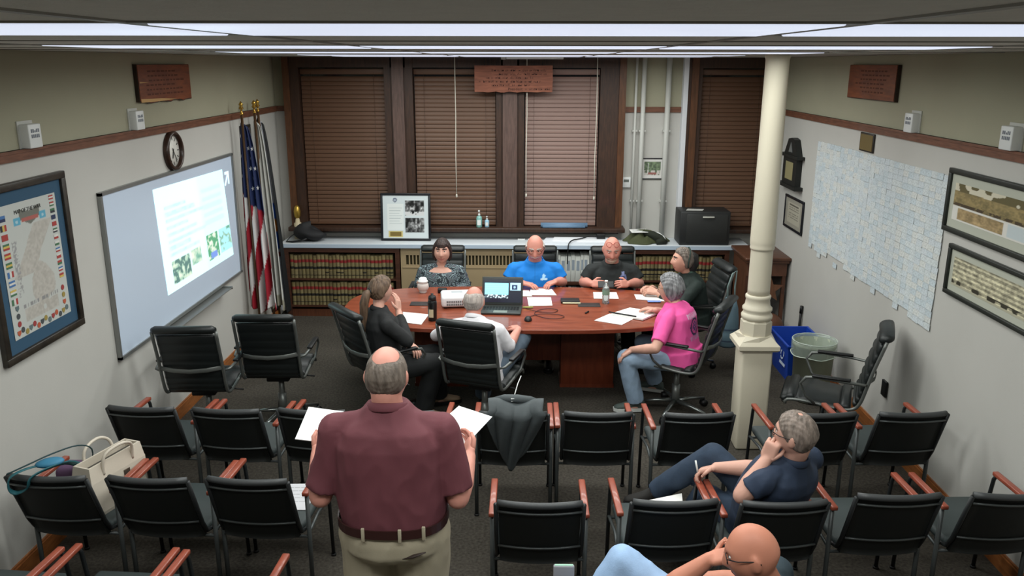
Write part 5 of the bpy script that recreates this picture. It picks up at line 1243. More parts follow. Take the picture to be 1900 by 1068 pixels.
def person(label, P, N, Hc, f, face, arms, legs, shirt, pants, skin, shw=.19, tor=(.17, .165, .185), dep=(.125, .125, .12), belly=0.0, roll=0.0, sleeve=.42,
           armr=1.0, legr=1.0, hsc=1.0, hair=None, hair_m=None, shoes=None, neck_r=.055, low_neck=0.0, chin=1.0, fat=.04, wr=(.008, 9), paint_fn=None, collar=None,
           glasses=None, brows=True, beard=None, lips=(170, 96, 92), pant_r=1.12, long_pants=.97, bow=0.0, seed=1, tuck=False, hem=.0, extra=None, vox=.0085, smile=4.0):
    t = thing('person', label, 'person', (0, 0, 0))
    P, N, Hc = V(P), V(N), V(Hc); f = V((f[0], f[1], 0)).normalized(); up0 = (N-P).normalized(); r = f.cross(V((0, 0, 1))).normalized(); fw = up0.cross(r)*-1; fw = r.cross(up0)*-1
    fw = up0.cross(r)
    if fw.dot(f) < 0: fw = -fw
    L = (N-P).length
    def sp(s): return P.lerp(N, s)+fw*(-bow*math.sin(PI*s))
    S = dict(); sc = sp(.86)
    for k, sg in (('R', 1), ('L', -1)): S[k] = sc+r*sg*shw-up0*.02
    def torso(mb, inf, lo=-.14, hi=1.02):
        rows = [(-.16, tor[0]*.86, dep[0]*.9, 0), (-.06, tor[0], dep[0], 0), (.10, tor[0], dep[0]*1.02, belly*.4), (.32, tor[1], dep[1], belly), (.55, (tor[1]+tor[2])/2, (dep[1]+dep[2])/2, belly*.6), (.74, tor[2], dep[2], belly*.15), (.86, tor[2]*.86, dep[2]*.84, 0), (.95, tor[2]*.52, dep[2]*.62, 0), (1.04, neck_r*1.15, neck_r*1.15, .006)]
        R = []
        for s, a, b, off in rows:
            if s < lo or s > hi: continue
            c = sp(s)+fw*off; ring = []
            for k in range(28):
                q = 2*PI*k/28; cx, cy = math.cos(q), math.sin(q); e = 2/2.5
                ring.append(c+r*math.copysign(abs(cx)**e, cx)*(a+inf)+fw*math.copysign(abs(cy)**e, cy)*(b+inf+(off if cy > 0 else 0)*.35))
            R.append(ring)
        mb.rings(R)
    body = MB(); fing = MB(); torso(body, -.012)
    HB = basis(face, roll); nb = N+up0*.0; nt = Hc-HB.col[2]*.062*hsc-HB.col[1]*.018*hsc
    limb(body, [sp(.93), nb, nt, Hc-HB.col[2]*.03-HB.col[1]*.012], [neck_r*1.0, neck_r*1.02, neck_r*.97, neck_r*.9])
    hs = head_surface(64, 46, hsc, chin, 1.0, fat); R = [[Hc+HB @ V(tuple(hs[j, i])) for i in range(64)] for j in range(46)]; body.rings(R)
    for sg in (-1, 1):
        body.ell(Hc+HB @ V((sg*.078*hsc, -.008*hsc, -.004*hsc)), (.010*hsc, .020*hsc, .032*hsc), HB @ Matrix.Rotation(sg*.35, 3, 'Z'), nu=12, nv=10)
    J = {}
    for k, sg in (('R', 1), ('L', -1)):
        a = arms[k]; w = V(a['w']); el = V(a['e']) if 'e' in a else ik(S[k], w, .285*a.get('len', 1), .255*a.get('len', 1), a.get('hint', (0, 0, -1))); J[k] = (S[k], el, w)
        limb(body, [sp(.82)+r*sg*shw*.45, S[k]-up0*.006, S[k].lerp(el, .5), el, el.lerp(w, .35), w], [.042, .047*armr, .047*armr, .041*armr, .043*armr, .027*min(armr, 1.05)])
        hand_geo(body, fing, w, a['d'], a['p'], k == 'R', a.get('curl', .4), a.get('spread', .12), a.get('sc', 1.0), a.get('thumb', .75))
    G = {}
    for k, sg in (('R', 1), ('L', -1)):
        l = legs[k]; hp = P+r*sg*tor[0]*.54-up0*.01; an = V(l['a']); kn = V(l['k']) if 'k' in l else ik(hp, an, .43, .42, l.get('hint', (f.x, f.y, .6))); G[k] = (hp, kn, an)
        limb(body, [hp, hp.lerp(kn, .5), kn, kn.lerp(an, .3), an], [.086*legr, .074*legr, .056*legr, .055*legr, .036])
        fd = V((l['d'][0], l['d'][1], l['d'][2] if len(l['d']) > 2 else 0)).normalized(); limb(body, [an-V((0, 0, .035)), an+fd*.10-V((0, 0, .045))], [.03, .024])
    me = remesh(body, vox*.85, 2, 'body', [skin]); fb = bmesh.new(); fb.from_mesh(me); fm = fing.mesh('f', [skin]); fb.from_mesh(fm); fb.to_mesh(me); fb.free(); bpy.data.meshes.remove(fm)
    me.polygons.foreach_set('use_smooth', [True]*len(me.polygons)); link('body', me, t)
    # ---- shirt
    sh = MB()
    if not tuck: sh.rings([[sp(q_)+r*math.copysign(abs(math.cos(q))**.8, math.cos(q))*(tor[0]*1.03+.014)+fw*math.copysign(abs(math.sin(q))**.8, math.sin(q))*(dep[0]*1.04+.012) for q in np.linspace(0, 2*PI, 28, endpoint=False)] for q_ in (-.14, .02, .14)])
    torso(sh, .010, lo=-.2 if not tuck else -.01, hi=1.05-low_neck)
    for k, sg in (('R', 1), ('L', -1)):
        s0, el, w = J[k]; sh.ell(s0, (.060*armr,)*3, nu=14, nv=10)
        limb(sh, [sp(.90)+r*sg*shw*.30, s0], [.052, .058*armr])
        if sleeve <= .5:
            q = s0.lerp(el, min(1, sleeve*2)); sh.tube([s0, s0.lerp(q, .5), q], [.062*armr, .060*armr, .061*armr], 18)
        else:
            q = el.lerp(w, (sleeve-.5)*2); sh.tube([s0, s0.lerp(el, .5), el], [.062*armr, .056*armr, .051*armr], 18); sh.ell(el, (.051*armr,)*3, nu=14, nv=10); sh.tube([el, el.lerp(q, .5), q], [.051*armr, .048*armr, .037*armr], 18)
    me = remesh(sh, vox, 3, 'shirt', [shirt]); wrinkle(me, wr[0], wr[1], seed)
    if paint_fn: paint(me, lambda co: paint_fn(co, P, r, fw, up0, L))
    link('shirt', me, t)
    if collar:
        c0 = N-up0*.01; cr = neck_r*1.16; pts = [c0+r*cr*1.05*math.cos(q)+fw*cr*1.1*math.sin(q)+up0*(.018-.022*math.sin(q)) for q in np.linspace(PI/2+.35, PI/2+2*PI-.35, 22)]
        obj('collar', MB().tube(pts, .019, 8, up=up0, flat=(.32, 1.0)), shirt if collar is True else collar, t)
    # ---- trousers
    pm = MB()
    R = []
    for s, a, b in ((-.17, .80, .85), (-.10, .98, 1), (0, 1.0, 1.02), (.10, 1.0, 1.04), (.105 if tuck else .12, .99, 1.04)):
        c = sp(s)+fw*(belly*.3 if s > .05 else 0); R.append([c+r*math.copysign(abs(math.cos(q))**.8, math.cos(q))*(tor[0]*a*(1 if tuck else .93)+(.006 if tuck else 0))+fw*math.copysign(abs(math.sin(q))**.8, math.sin(q))*(dep[0]*b*(1 if tuck else .92)+(.006 if tuck else 0)) for q in np.linspace(0, 2*PI, 28, endpoint=False)])
    pm.rings(R)
    for k in ('R', 'L'):
        hp, kn, an = G[k]; rr = [.094*legr*pant_r/1.12, .084*legr*pant_r/1.12, .066*legr*pant_r/1.06, .064*pant_r, .060*pant_r]
        q = kn.lerp(an, long_pants); pm.ell(hp, (rr[0],)*3, nu=16, nv=10); pm.ell(kn, (rr[2],)*3, nu=14, nv=10)
        pm.tube([hp, hp.lerp(kn, .5), kn], rr[:3], 18); pm.tube([kn, kn.lerp(q, .4), q], [rr[2], rr[3], rr[4]], 18)
    me = remesh(pm, vox*1.1, 3, 'trousers', [pants]); wrinkle(me, wr[0]*.9, wr[1]*.9, seed+5); link('trousers', me, t)
    sm = shoes or (m_black, m_black)
    for k in ('R', 'L'): shoe('shoe', V(G[k][2]), legs[k]['d'], sm[0], sm[1], t)
    # ---- head details
    def patch(name, mask_fn, thick, m, na=120, ne=84, parent=t, rnd=0.0):
        hs = head_surface(na, ne, 1.0, chin, 1.0, fat); x, y, z = hs[..., 0], hs[..., 1], hs[..., 2]; mk = mask_fn(x, y, z)
        nn = hs/np.linalg.norm(hs, axis=-1, keepdims=True); th = thick*np.clip(mk/.022, 0, 1)**.6
        if rnd: th = th*(1+rnd*(np.sin(x*420+z*90)*.5+np.sin(y*380-z*120)*.5))
        pts = (hs+nn*th[..., None]*1.0+nn*.0008)*hsc; idx = -np.ones(mk.shape, int); ok = mk > -.004; vs = []; fs = []
        for j in range(ne-1):
            for i in range(na):
                i2 = (i+1) % na
                if ok[j, i] and ok[j, i2] and ok[j+1, i2] and ok[j+1, i]:
                    q = []
                    for (a, b) in ((j, i), (j, i2), (j+1, i2), (j+1, i)):
                        if idx[a, b] < 0: idx[a, b] = len(vs); vs.append(Hc+HB @ V(tuple(pts[a, b])))
                        q.append(idx[a, b])
                    fs.append(tuple(q))
        if ok[ne-1].all(): 
            fs.append(tuple(idx[ne-1, i] for i in range(na)))
        if vs: obj(name, MB().add(vs, fs, 0, True), m, parent)
    W2 = lambda p: Hc+HB @ (V(p)*hsc)
    eyem = [mat('eye_white', (214, 208, 202), .3), mat('eye_iris', (50, 40, 32), .2)]
    for sg in (-1, 1):
        yy = .079; o = MB().ell(W2((sg*.031, yy-.006, .012)), (.0115*hsc, .011*hsc, .0058*hsc), HB, nu=12, nv=8, mi=0).ell(W2((sg*.031, yy+.0022, .011)), (.0052*hsc, .004*hsc, .0056*hsc), HB, nu=10, nv=6, mi=1); obj('eye', o, eyem, t)
    if brows and hair_m is not None:
        bm_ = brows if not isinstance(brows, bool) else hair_m
        patch('eyebrows', lambda x, y, z: np.where(y > .05, .0036-np.abs(z-(.0350-.11*np.maximum(0, np.abs(x)-.030)))-.5*np.maximum(0, np.abs(np.abs(x)-.033)-.015), -1), .003, bm_, 160, 120)
    patch('lips', lambda x, y, z: np.where(y > .05, .0080-np.abs(z+.070-smile*x*x)-.30*np.abs(x), -1), .0012, mat('lip_%d_%d_%d' % lips, lips, .45), 160, 120)
    if hair: hair(patch, hair_m, W2, t, HB, Hc)
    if beard: beard(patch, hair_m)
    if glasses is not None:
        dz = glasses.get('z', .012); dy = glasses.get('y', .092); gm = glasses['m']; b = MB()
        for sg in (-1, 1):
            cen = (sg*.033, dy, dz-.004); pts = [W2((cen[0]+.024*math.cos(q), cen[1]-.004*abs(math.cos(q))-glasses.get('tilt', 0)*math.sin(q)*.02, cen[2]+.018*math.sin(q))) for q in np.linspace(0, 2*PI, 18, endpoint=False)]
            obj('lens_rim', MB().tube(pts, .0021*hsc, 6, closed=True), gm, t)
            if glasses.get('lens'): obj('lens', MB().add(pts, [tuple(range(18))]), glasses['lens'], t)
            if glasses.get('temples', True): obj('temple', MB().tube([W2((sg*.057, dy-.006, dz+.004)), W2((sg*.079, .05, dz+.004)), W2((sg*.083, -.005, dz+.002)), W2((sg*.081, -.03, dz-.012))], .0022*hsc, 6), gm, t)
        obj('bridge', MB().tube([W2((-.010, dy, dz)), W2((0, dy+.006, dz+.003)), W2((.010, dy, dz))], .002*hsc, 6), gm, t)
    if extra: extra(dict(t=t, P=P, N=N, r=r, fw=fw, up=up0, sp=sp, J=J, G=G, W2=W2, HB=HB, Hc=Hc, patch=patch, L=L))
    return t
def hair_short(pts=SHORT, T=.010, rnd=.25):
    return lambda patch, m, W2, t, HB, Hc: patch('hair', lambda x, y, z: z-hair_line(y, pts), T, m, 200, 150, rnd=rnd)
def hair_fringe(top=.055, T=.006, pts=SHORT):
    return lambda patch, m, W2, t, HB, Hc: patch('hair', lambda x, y, z: np.minimum(z-hair_line(y, pts), (top-z-.35*np.maximum(0, y+.02))+.004*np.sin(x*60)), T, m, 200, 150, rnd=.2)
def hair_mat(k, a, b): return mat('hair_%s' % k, a, .55, rgb2=b, vscale=40, bump=.4, bscale=120, stretch=(1, 1, .25))
# ---- the ten people
DN = (0, 0, -1)
m_rim = mat('dark_glasses_rim', (34, 30, 30), .3, metal=.3); m_rim_r = mat('red_glasses_rim', (150, 50, 44), .35); m_clear = mat('glasses_lens', (210, 214, 214), .05, alpha=.25)
m_jean_l = mat('light_blue_denim', (150, 172, 196), .85, var=.10, vscale=18, bump=.12, bscale=160); m_jean_d = mat('dark_blue_denim', (44, 58, 76), .85, var=.10, vscale=18, bump=.12, bscale=160)
m_slack = mat('black_slacks', (24, 26, 27), .8, var=.06); m_khaki = mat('khaki_twill', (168, 158, 136), .85, var=.05, vscale=10, bump=.08, bscale=200)
sk_f = skin_mat('fair', (206, 158, 140)); sk_p = skin_mat('pink', (204, 142, 126)); sk_r = skin_mat('ruddy', (204, 140, 124)); sk_t = skin_mat('tan', (196, 130, 106)); sk_w = skin_mat('warm', (204, 154, 134))
# woman in the floral top
def floral():
    m = mat('floral_knit', (52, 62, 68), .8); nt = m.node_tree; N_ = nt.nodes; L_ = nt.links; b = N_['Principled BSDF']; tc = [n for n in N_ if n.type == 'TEX_COORD'][0]
    vo = N_.new('ShaderNodeTexVoronoi'); vo.feature = 'DISTANCE_TO_EDGE'; vo.inputs['Scale'].default_value = 26
    nz = N_.new('ShaderNodeTexNoise'); nz.inputs['Scale'].default_value = 9; mx = N_.new('ShaderNodeMix'); mx.data_type = 'RGBA'; mx.inputs[0].default_value = .12
    L_.new(tc.outputs['Object'], nz.inputs['Vector']); L_.new(tc.outputs['Object'], mx.inputs[6]); L_.new(nz.outputs['Color'], mx.inputs[7]); L_.new(mx.outputs[2], vo.inputs['Vector'])
    rp = N_.new('ShaderNodeValToRGB'); cr = rp.color_ramp; cr.interpolation = 'CONSTANT'; cr.elements[0].position = 0; cr.elements[0].color = lin((40, 48, 54))
    cr.elements[1].position = .10; cr.elements[1].color = lin((126, 142, 146)); e = cr.elements.new(.20); e.color = lin((48, 60, 70)); e = cr.elements.new(.30); e.color = lin((86, 84, 92))
    L_.new(vo.outputs['Distance'], rp.inputs[0]); L_.new(rp.outputs[0], b.inputs['Base Color']); return m
def hair_floral(patch, m, W2, t, HB, Hc):
    patch('hair', lambda x, y, z: np.maximum(z-hair_line(y, [(-.11, -.09), (-.02, -.09), (.005, -.05), (.03, .0), (.055, .050), (.10, .068)]), np.where((y > .05) & (np.abs(x) < .042), z-.046, -1)), .017, m, rnd=.15)
    for sg in (-1, 1): obj('side_hair', MB().tube([W2((sg*.070, .02, .06)), W2((sg*.083, .012, .0)), W2((sg*.080, .0, -.06)), W2((sg*.066, -.01, -.10))], [.012, .018, .016, .006], 8), m, t)
hm_brown = hair_mat('dark_brown', (34, 24, 22), (58, 42, 38))
person('woman in a dark floral top smiling at the far side of the table', (-.85, 8.06, .50), (-.84, 8.02, .925), (-.825, 7.985, 1.062), (0, -1), (-.02, -1, .05),
       dict(R=dict(w=(-1.03, 7.82, .785), e=(-1.075, 8.02, .70), d=(.15, -.95, .0), p=(.95, .15, -.2), curl=.45), L=dict(w=(-.72, 7.82, .66), e=(-.60, 8.02, .70), d=(-.5, -.8, 0), p=DN)),
       dict(R=dict(a=(-.97, 7.60, .08), d=(0, -1)), L=dict(a=(-.73, 7.60, .08), d=(0, -1))), floral(), m_slack, sk_f, shw=.178, tor=(.19, .185, .175), dep=(.14, .15, .14), belly=.02,
       sleeve=.90, hair=hair_floral, hair_m=hm_brown, neck_r=.048, low_neck=.12, hsc=1.0, fat=.11, lips=(178, 92, 92), smile=11.0, seed=2, armr=1.02)
# man in the blue polo
hm_white = hair_mat('white', (190, 182, 174), (214, 206, 198))
def paint_blue(co, P, r, fw, up, L):
    c = fill(co[:, 0], (16, 122, 208)); d = co-np.array(P); a = d@np.array(r); s = d@np.array(up)/L; g = d@np.array(fw)
    front = g > .05
    c = mixc(c, front & (np.hypot(a+.085, (s-.80)*L) < .017), (170, 214, 240)); c = mixc(c, front & (np.abs(a+.085) < .034) & (np.abs((s-.74)*L) < .009), (190, 224, 244))
    c = mixc(c, front & (np.abs(a) < .006) & (s > .74), (14, 110, 190)); return c
m_bluepolo = mat('blue_polo_knit', attr=True, rough=.75)
def must(patch, m):
    patch('moustache', lambda x, y, z: np.where(y > .05, .010-np.abs(z+.052)-.28*np.maximum(0, np.abs(x)-.004), -1), .007, m, 160, 120)
person('man in a bright blue polo reading at the far side of the table', (.09, 8.08, .50), (.09, 7.99, .965), (.089, 7.915, 1.118), (0, -1), (.0, -.94, -.34),
       dict(R=dict(w=(-.02, 7.76, .80), e=(-.185, 7.97, .755), d=(.85, -.5, -.05), p=(-.1, .1, -1), curl=.25), L=dict(w=(.285, 7.79, .81), e=(.365, 7.99, .755), d=(-.75, -.6, -.15), p=(0, 0, -1), curl=.45)),
       dict(R=dict(a=(-.04, 7.60, .08), d=(0, -1)), L=dict(a=(.22, 7.60, .08), d=(0, -1))), m_bluepolo, m_slack, sk_r, shw=.20, tor=(.20, .205, .20), dep=(.15, .165, .15), belly=.03,
       sleeve=.37, hair=hair_fringe(.05, .008), hair_m=hm_white, neck_r=.066, hsc=1.09, fat=.13, armr=1.2, paint_fn=paint_blue, collar=mat('blue_collar_knit', (16, 112, 196), .75), glasses=dict(m=m_rim, lens=None), beard=must, seed=3)
# man in the black shirt, spectacles pushed up on his head
def paint_black(co, P, r, fw, up, L):
    c = fill(co[:, 0], (30, 34, 34)); d = co-np.array(P); a = d@np.array(r); s = (d@np.array(up)/L-.78)*L; g = d@np.array(fw); f_ = g > .05
    c = mixc(c, f_ & (np.hypot(a+.09, s) < .036), (96, 108, 150)); c = mixc(c, f_ & (np.hypot(a+.09, s) < .020), (52, 58, 84)); c = mixc(c, f_ & (np.abs(a+.09) < .012) & (s > .02) & (s < .055), (120, 130, 168)); c = mixc(c, f_ & (np.abs(a+.09) < .04) & (s < -.028) & (s > -.042), (104, 114, 154)); return c
m_blackshirt = mat('black_tee_print', attr=True, rough=.8)
hm_grey = hair_mat('grey_stubble', (136, 118, 108), (168, 150, 138))
def goatee(patch, m):
    patch('beard', lambda x, y, z: np.where((y > .035), np.minimum(np.minimum(-.074-z+.010*0, .052-np.abs(x)), .03)+.0, -1), .016, hair_mat('pale_beard', (176, 156, 140), (206, 186, 168)), 140, 100)
    patch('moustache', lambda x, y, z: np.where(y > .05, .009-np.abs(z+.054)-.22*np.abs(x), -1), .005, hair_mat('pale_beard', (176, 156, 140), (206, 186, 168)), 160, 120)
person('bearded bald man in a black shirt with red glasses on his head', (.86, 8.08, .50), (.85, 7.99, .95), (.836, 7.915, 1.105), (0, -1), (-.02, -.95, -.32),
       dict(R=dict(w=(.635, 7.76, .80), e=(.575, 7.98, .755), d=(.8, -.55, .15), p=(.4, .6, -.4), curl=.55), L=dict(w=(.985, 7.76, .80), e=(1.12, 7.97, .755), d=(-.85, -.5, .12), p=(-.3, .7, -.4), curl=.55)),
       dict(R=dict(a=(.72, 7.60, .08), d=(0, -1)), L=dict(a=(1.0, 7.60, .08), d=(0, -1))), m_blackshirt, m_slack, sk_r, shw=.20, tor=(.195, .20, .20), dep=(.15, .155, .15), belly=.02,
       sleeve=.37, hair=hair_fringe(.02, .003), hair_m=hm_grey, neck_r=.066, hsc=1.08, fat=.09, armr=1.24, paint_fn=paint_black, glasses=dict(m=m_rim_r, lens=None, z=.088, y=.064, tilt=.6, temples=False), beard=goatee, seed=4,
       extra=lambda k: (obj('wrist_watch', MB().tube([V((.968, 7.775, .80))+V((.030*math.cos(q)*.2, .030*math.cos(q), .030*math.sin(q))) for q in np.linspace(0, 2*PI, 14, endpoint=False)], .008, 6, closed=True), m_black, k['t'])))
o = obj('mobile_phone', MB().rbox((0, 0, 0), (.15, .010, .075), .004, M=Matrix.Rotation(math.radians(-50), 3, 'X')), m_black); o.location = (.765, 7.675, .815); tag(o, 'black mobile phone held by the bearded man in black', 'phone')
# woman in the green jacket
hm_black = hair_mat('black', (22, 24, 24), (44, 42, 40)); m_green = mat('dark_green_jacket', (30, 42, 38), .75, var=.08, bump=.1, bscale=50)
def hair_green(patch, m, W2, t, HB, Hc):
    patch('hair', lambda x, y, z: z-hair_line(y, [(-.11, -.08), (-.02, -.06), (.0, -.02), (.03, .045), (.06, .07), (.10, .082)]), .016, hair_mat('greying', (92, 84, 78), (128, 116, 106)), rnd=.2)
    obj('tied_hair', MB().tube([W2((0, -.06, .07)), W2((0, -.105, .04)), W2((0, -.115, -.03)), W2((0, -.10, -.09)), W2((.0, -.085, -.13))], [.035, .052, .052, .042, .02], 12), m, t)
    pts = [W2((.083*math.sin(q), -.035-.02*abs(math.cos(q)), .115*math.cos(q)+.0)) for q in np.linspace(-2.0, 2.0, 22)]; obj('head_band', MB().tube(pts, .014, 8, flat=(.5, 1.4)), mat('dark_green_band', (34, 52, 46), .7), t)
person('woman in a dark green jacket with tied black hair at the table end', (1.62, 7.62, .50), (1.52, 7.58, .955), (1.452, 7.555, 1.083), (-.97, -.2), (-.98, -.12, .08),
       dict(R=dict(w=(1.20, 7.62, .80), d=(-.9, -.3, .1), p=(0, -.4, -.8), curl=.6, hint=(.2, .8, -.8)), L=dict(w=(1.22, 7.47, .80), d=(-.95, .15, .1), p=(0, .4, -.8), curl=.6, hint=(.2, -.8, -.8))),
       dict(R=dict(a=(1.22, 7.72, .08), d=(-1, 0)), L=dict(a=(1.22, 7.48, .08), d=(-1, 0))), m_green, m_slack, sk_w, shw=.175, tor=(.165, .16, .165), dep=(.12, .125, .12),
       sleeve=.90, hair=hair_green, hair_m=hm_black, neck_r=.048, hsc=.97, collar=mat('green_collar', (62, 88, 78), .7), seed=5)
# woman in the pink shirt
hm_gg = hair_mat('grey_bob', (96, 96, 98), (146, 146, 148))
def hair_pink(patch, m, W2, t, HB, Hc):
    patch('hair', lambda x, y, z: np.maximum(z-hair_line(y, [(-.11, -.112), (-.03, -.105), (.0, -.075), (.02, -.04), (.045, .030), (.07, .058), (.10, .072)]), -1), .024, m, rnd=.2)
def paint_pink(co, P, r, fw, up, L):
    c = fill(co[:, 0], (240, 92, 164)); d = co-np.array(P); a = d@np.array(r); s = d@np.array(up)/L; g = d@np.array(fw); bk = g < -.02
    q = np.hypot(a, (s-.56)*L); c = mixc(c, bk & (q < .075) & (q > .055), (70, 50, 90)); c = mixc(c, bk & (q < .045) & (np.sin(a*160)*np.sin(s*70) > -.3), (80, 70, 120)); c = mixc(c, bk & (np.abs(a) < .10) & (np.abs((s-.78)*L) < .022) & (np.sin(a*330) > -.2), (226, 190, 216)); c = mixc(c, bk & (np.abs(a) < .09) & (np.abs((s-.36)*L) < .02) & (np.sin(a*330+1) > -.2), (206, 160, 200)); return c
m_pink = mat('pink_tee_print', attr=True, rough=.8)
m_sneak = mat('grey_sneaker', (74, 84, 80), .7, var=.1); m_sole = mat('white_sole', (196, 198, 194), .5)
person('grey haired woman in a pink shirt and pale jeans seated at the near table end', (1.30, 6.58, .50), (1.235, 6.62, .935), (1.195, 6.655, 1.055), (-.86, .5), (-.93, .35, -.03),
       dict(R=dict(w=(1.12, 6.88, .80), d=(-.8, .5, 0), p=(0, 0, -1), curl=.3, hint=(.5, .7, -.4)), L=dict(w=(.87, 6.46, .585), d=(-.8, .0, -.55), p=(-.5, 0, -.85), curl=.30, hint=(.2, -1, -.3), len=1.0)),
       dict(R=dict(a=(1.17, 7.00, .085), d=(-.9, .4)), L=dict(a=(.94, 6.56, .085), d=(-.98, -.05), k=(.83, 6.50, .50))), m_pink, m_jean_l, sk_f, shw=.185, tor=(.20, .205, .185), dep=(.15, .165, .145), belly=.03,
       sleeve=.40, hair=hair_pink, hair_m=hm_gg, neck_r=.05, hsc=.98, paint_fn=paint_pink, glasses=dict(m=mat('tan_glasses_rim', (120, 96, 60), .3, metal=.4), lens=None), shoes=(m_sneak, m_sole), seed=6, fat=.07, brows=False, pant_r=1.2)
# woman in the dark suit with pony tail
hm_lb = hair_mat('light_brown', (78, 60, 46), (112, 90, 72)); m_suit = mat('black_suit_cloth', (30, 31, 32), .8, var=.06, bump=.06, bscale=60)
def hair_suit(patch, m, W2, t, HB, Hc):
    patch('hair', lambda x, y, z: z-hair_line(y, [(-.11, -.085), (-.03, -.06), (.0, -.005), (.02, .02), (.05, .055), (.10, .076)]), .016, m, rnd=.15)
    obj('pony_tail', MB().tube([W2((0, -.095, .0)), W2((0, -.135, -.02)), W2((-.01, -.150, -.10)), W2((-.015, -.145, -.20)), W2((-.015, -.135, -.30)), W2((-.01, -.125, -.37))], [.024, .034, .036, .032, .026, .010], 12), m, t)
    obj('hair_tie', MB().tube([W2((.026*math.cos(q), -.112, .026*math.sin(q)-.006)) for q in np.linspace(0, 2*PI, 12, endpoint=False)], .007, 6, closed=True), m_black, t)
person('woman in a black suit with long brown pony tail, hand at her chin', (-1.12, 6.30, .50), (-1.165, 6.30, .965), (-1.150, 6.345, 1.108), (.88, .48), (.74, .66, -.10),
       dict(R=dict(w=(-1.02, 6.375, .925), e=(-.925, 6.16, .745), d=(-.10, .35, .95), p=(-.75, .25, -.1), curl=.25), L=dict(w=(-.92, 6.32, .66), e=(-1.05, 6.52, .72), d=(.55, -.80, -.2), p=(-.1, -.1, -1), curl=.3)),
       dict(R=dict(a=(-.84, 6.34, .09), d=(.95, -.05), k=(-.72, 6.28, .53)), L=dict(a=(-.74, 6.66, .085), d=(.9, .3), k=(-.76, 6.52, .52))), m_suit, m_slack, sk_f, shw=.178, tor=(.165, .15, .165), dep=(.125, .12, .12),
       sleeve=.92, hair=hair_suit, hair_m=hm_lb, neck_r=.046, hsc=.95, collar=m_suit, shoes=(mat('tan_flat_shoe', (150, 128, 104), .6), m_black), pant_r=1.28, seed=7)
# man in the white shirt at the laptop
hm_sg = hair_mat('silver', (158, 148, 142), (188, 176, 168)); m_wshirt = mat('white_shirt_cotton', (222, 220, 224), .8, var=.03, bump=.08, bscale=60)
person('balding man in a white shirt seated before the laptop, seen from behind', (-.36, 6.12, .50), (-.40, 6.22, .92), (-.405, 6.265, 1.045), (.25, .97), (.16, .97, -.15),
       dict(R=dict(w=(-.06, 6.43, .76), e=(-.13, 6.20, .70), d=(-.4, .9, 0), p=DN, curl=.3), L=dict(w=(-.50, 6.52, .79), d=(.3, .95, 0), p=DN, curl=.3, hint=(-1, 0, -.5))),
       dict(R=dict(a=(-.10, 6.80, .40), d=(-.7, .6, -.3), k=(-.02, 6.52, .665)), L=dict(a=(-.36, 6.66, .085), d=(0, 1))), m_wshirt, mat('grey_blue_jeans', (84, 98, 112), .85, var=.08, vscale=18, bump=.1, bscale=160), sk_p, shw=.18, tor=(.175, .175, .185), dep=(.135, .14, .13), belly=.015,
       sleeve=.62, hair=hair_fringe(.065, .006), hair_m=hm_sg, neck_r=.056, collar=True, hsc=1.0, seed=8, bow=-.03)
# standing man in the maroon polo
hm_brn = hair_mat('grey_brown_crop', (84, 74, 66), (118, 106, 96)); m_maroon = mat('maroon_pique', (102, 54, 61), .8, var=.04, vscale=20, bump=.05, bscale=240)
def crop(patch, m, W2, t, HB, Hc):
    patch('hair', lambda x, y, z: np.minimum(z-hair_line(y, [(-.11, -.072), (-.05, -.06), (-.015, -.03), (.01, -.01), (.04, .02), (.07, .05), (.10, .07)]), np.sqrt(x*x+(y+.035)**2*.8+np.maximum(0, .105-z)**2)-.062+.003*np.sin(x*90)), .005, m, 220, 160, rnd=.2)
def man_extra(k):
    t, sp, r, fw, up = k['t'], k['sp'], k['r'], k['fw'], k['up']
    A, B = .205, .168
    ring = lambda s, g: [sp(s)+r*math.copysign(abs(math.cos(q))**.8, math.cos(q))*(A+g)+fw*math.copysign(abs(math.sin(q))**.8, math.sin(q))*(B+g)+fw*.01 for q in np.linspace(0, 2*PI, 40, endpoint=False)]
    b = MB().rings([ring(.085, .018), ring(.085, .024), ring(.155, .024), ring(.155, .018)], smooth=False, cap=False); obj('belt', b, mat('brown_belt', (52, 28, 26), .4), t)
    for a in (-.55, .25, .95):
        q = -PI/2+a*.62; c = sp(.12)+r*math.copysign(abs(math.cos(q))**.8, math.cos(q))*(A+.026)+fw*math.copysign(abs(math.sin(q))**.8, math.sin(q))*(B+.026)+fw*.01
        obj('belt_loop', MB().rbox(c, (.014, .010, .06), .003), m_khaki, t)
    c = sp(-.06)-fw*(.163)+r*.10
    obj('pocket_slit', MB().tube([c-r*.045-up*.014, c+fw*-.004, c+r*.05+up*.016], [.004, .012, .004], 8, flat=(1, .5)), mat('dark_wallet', (50, 38, 34), .6), t)
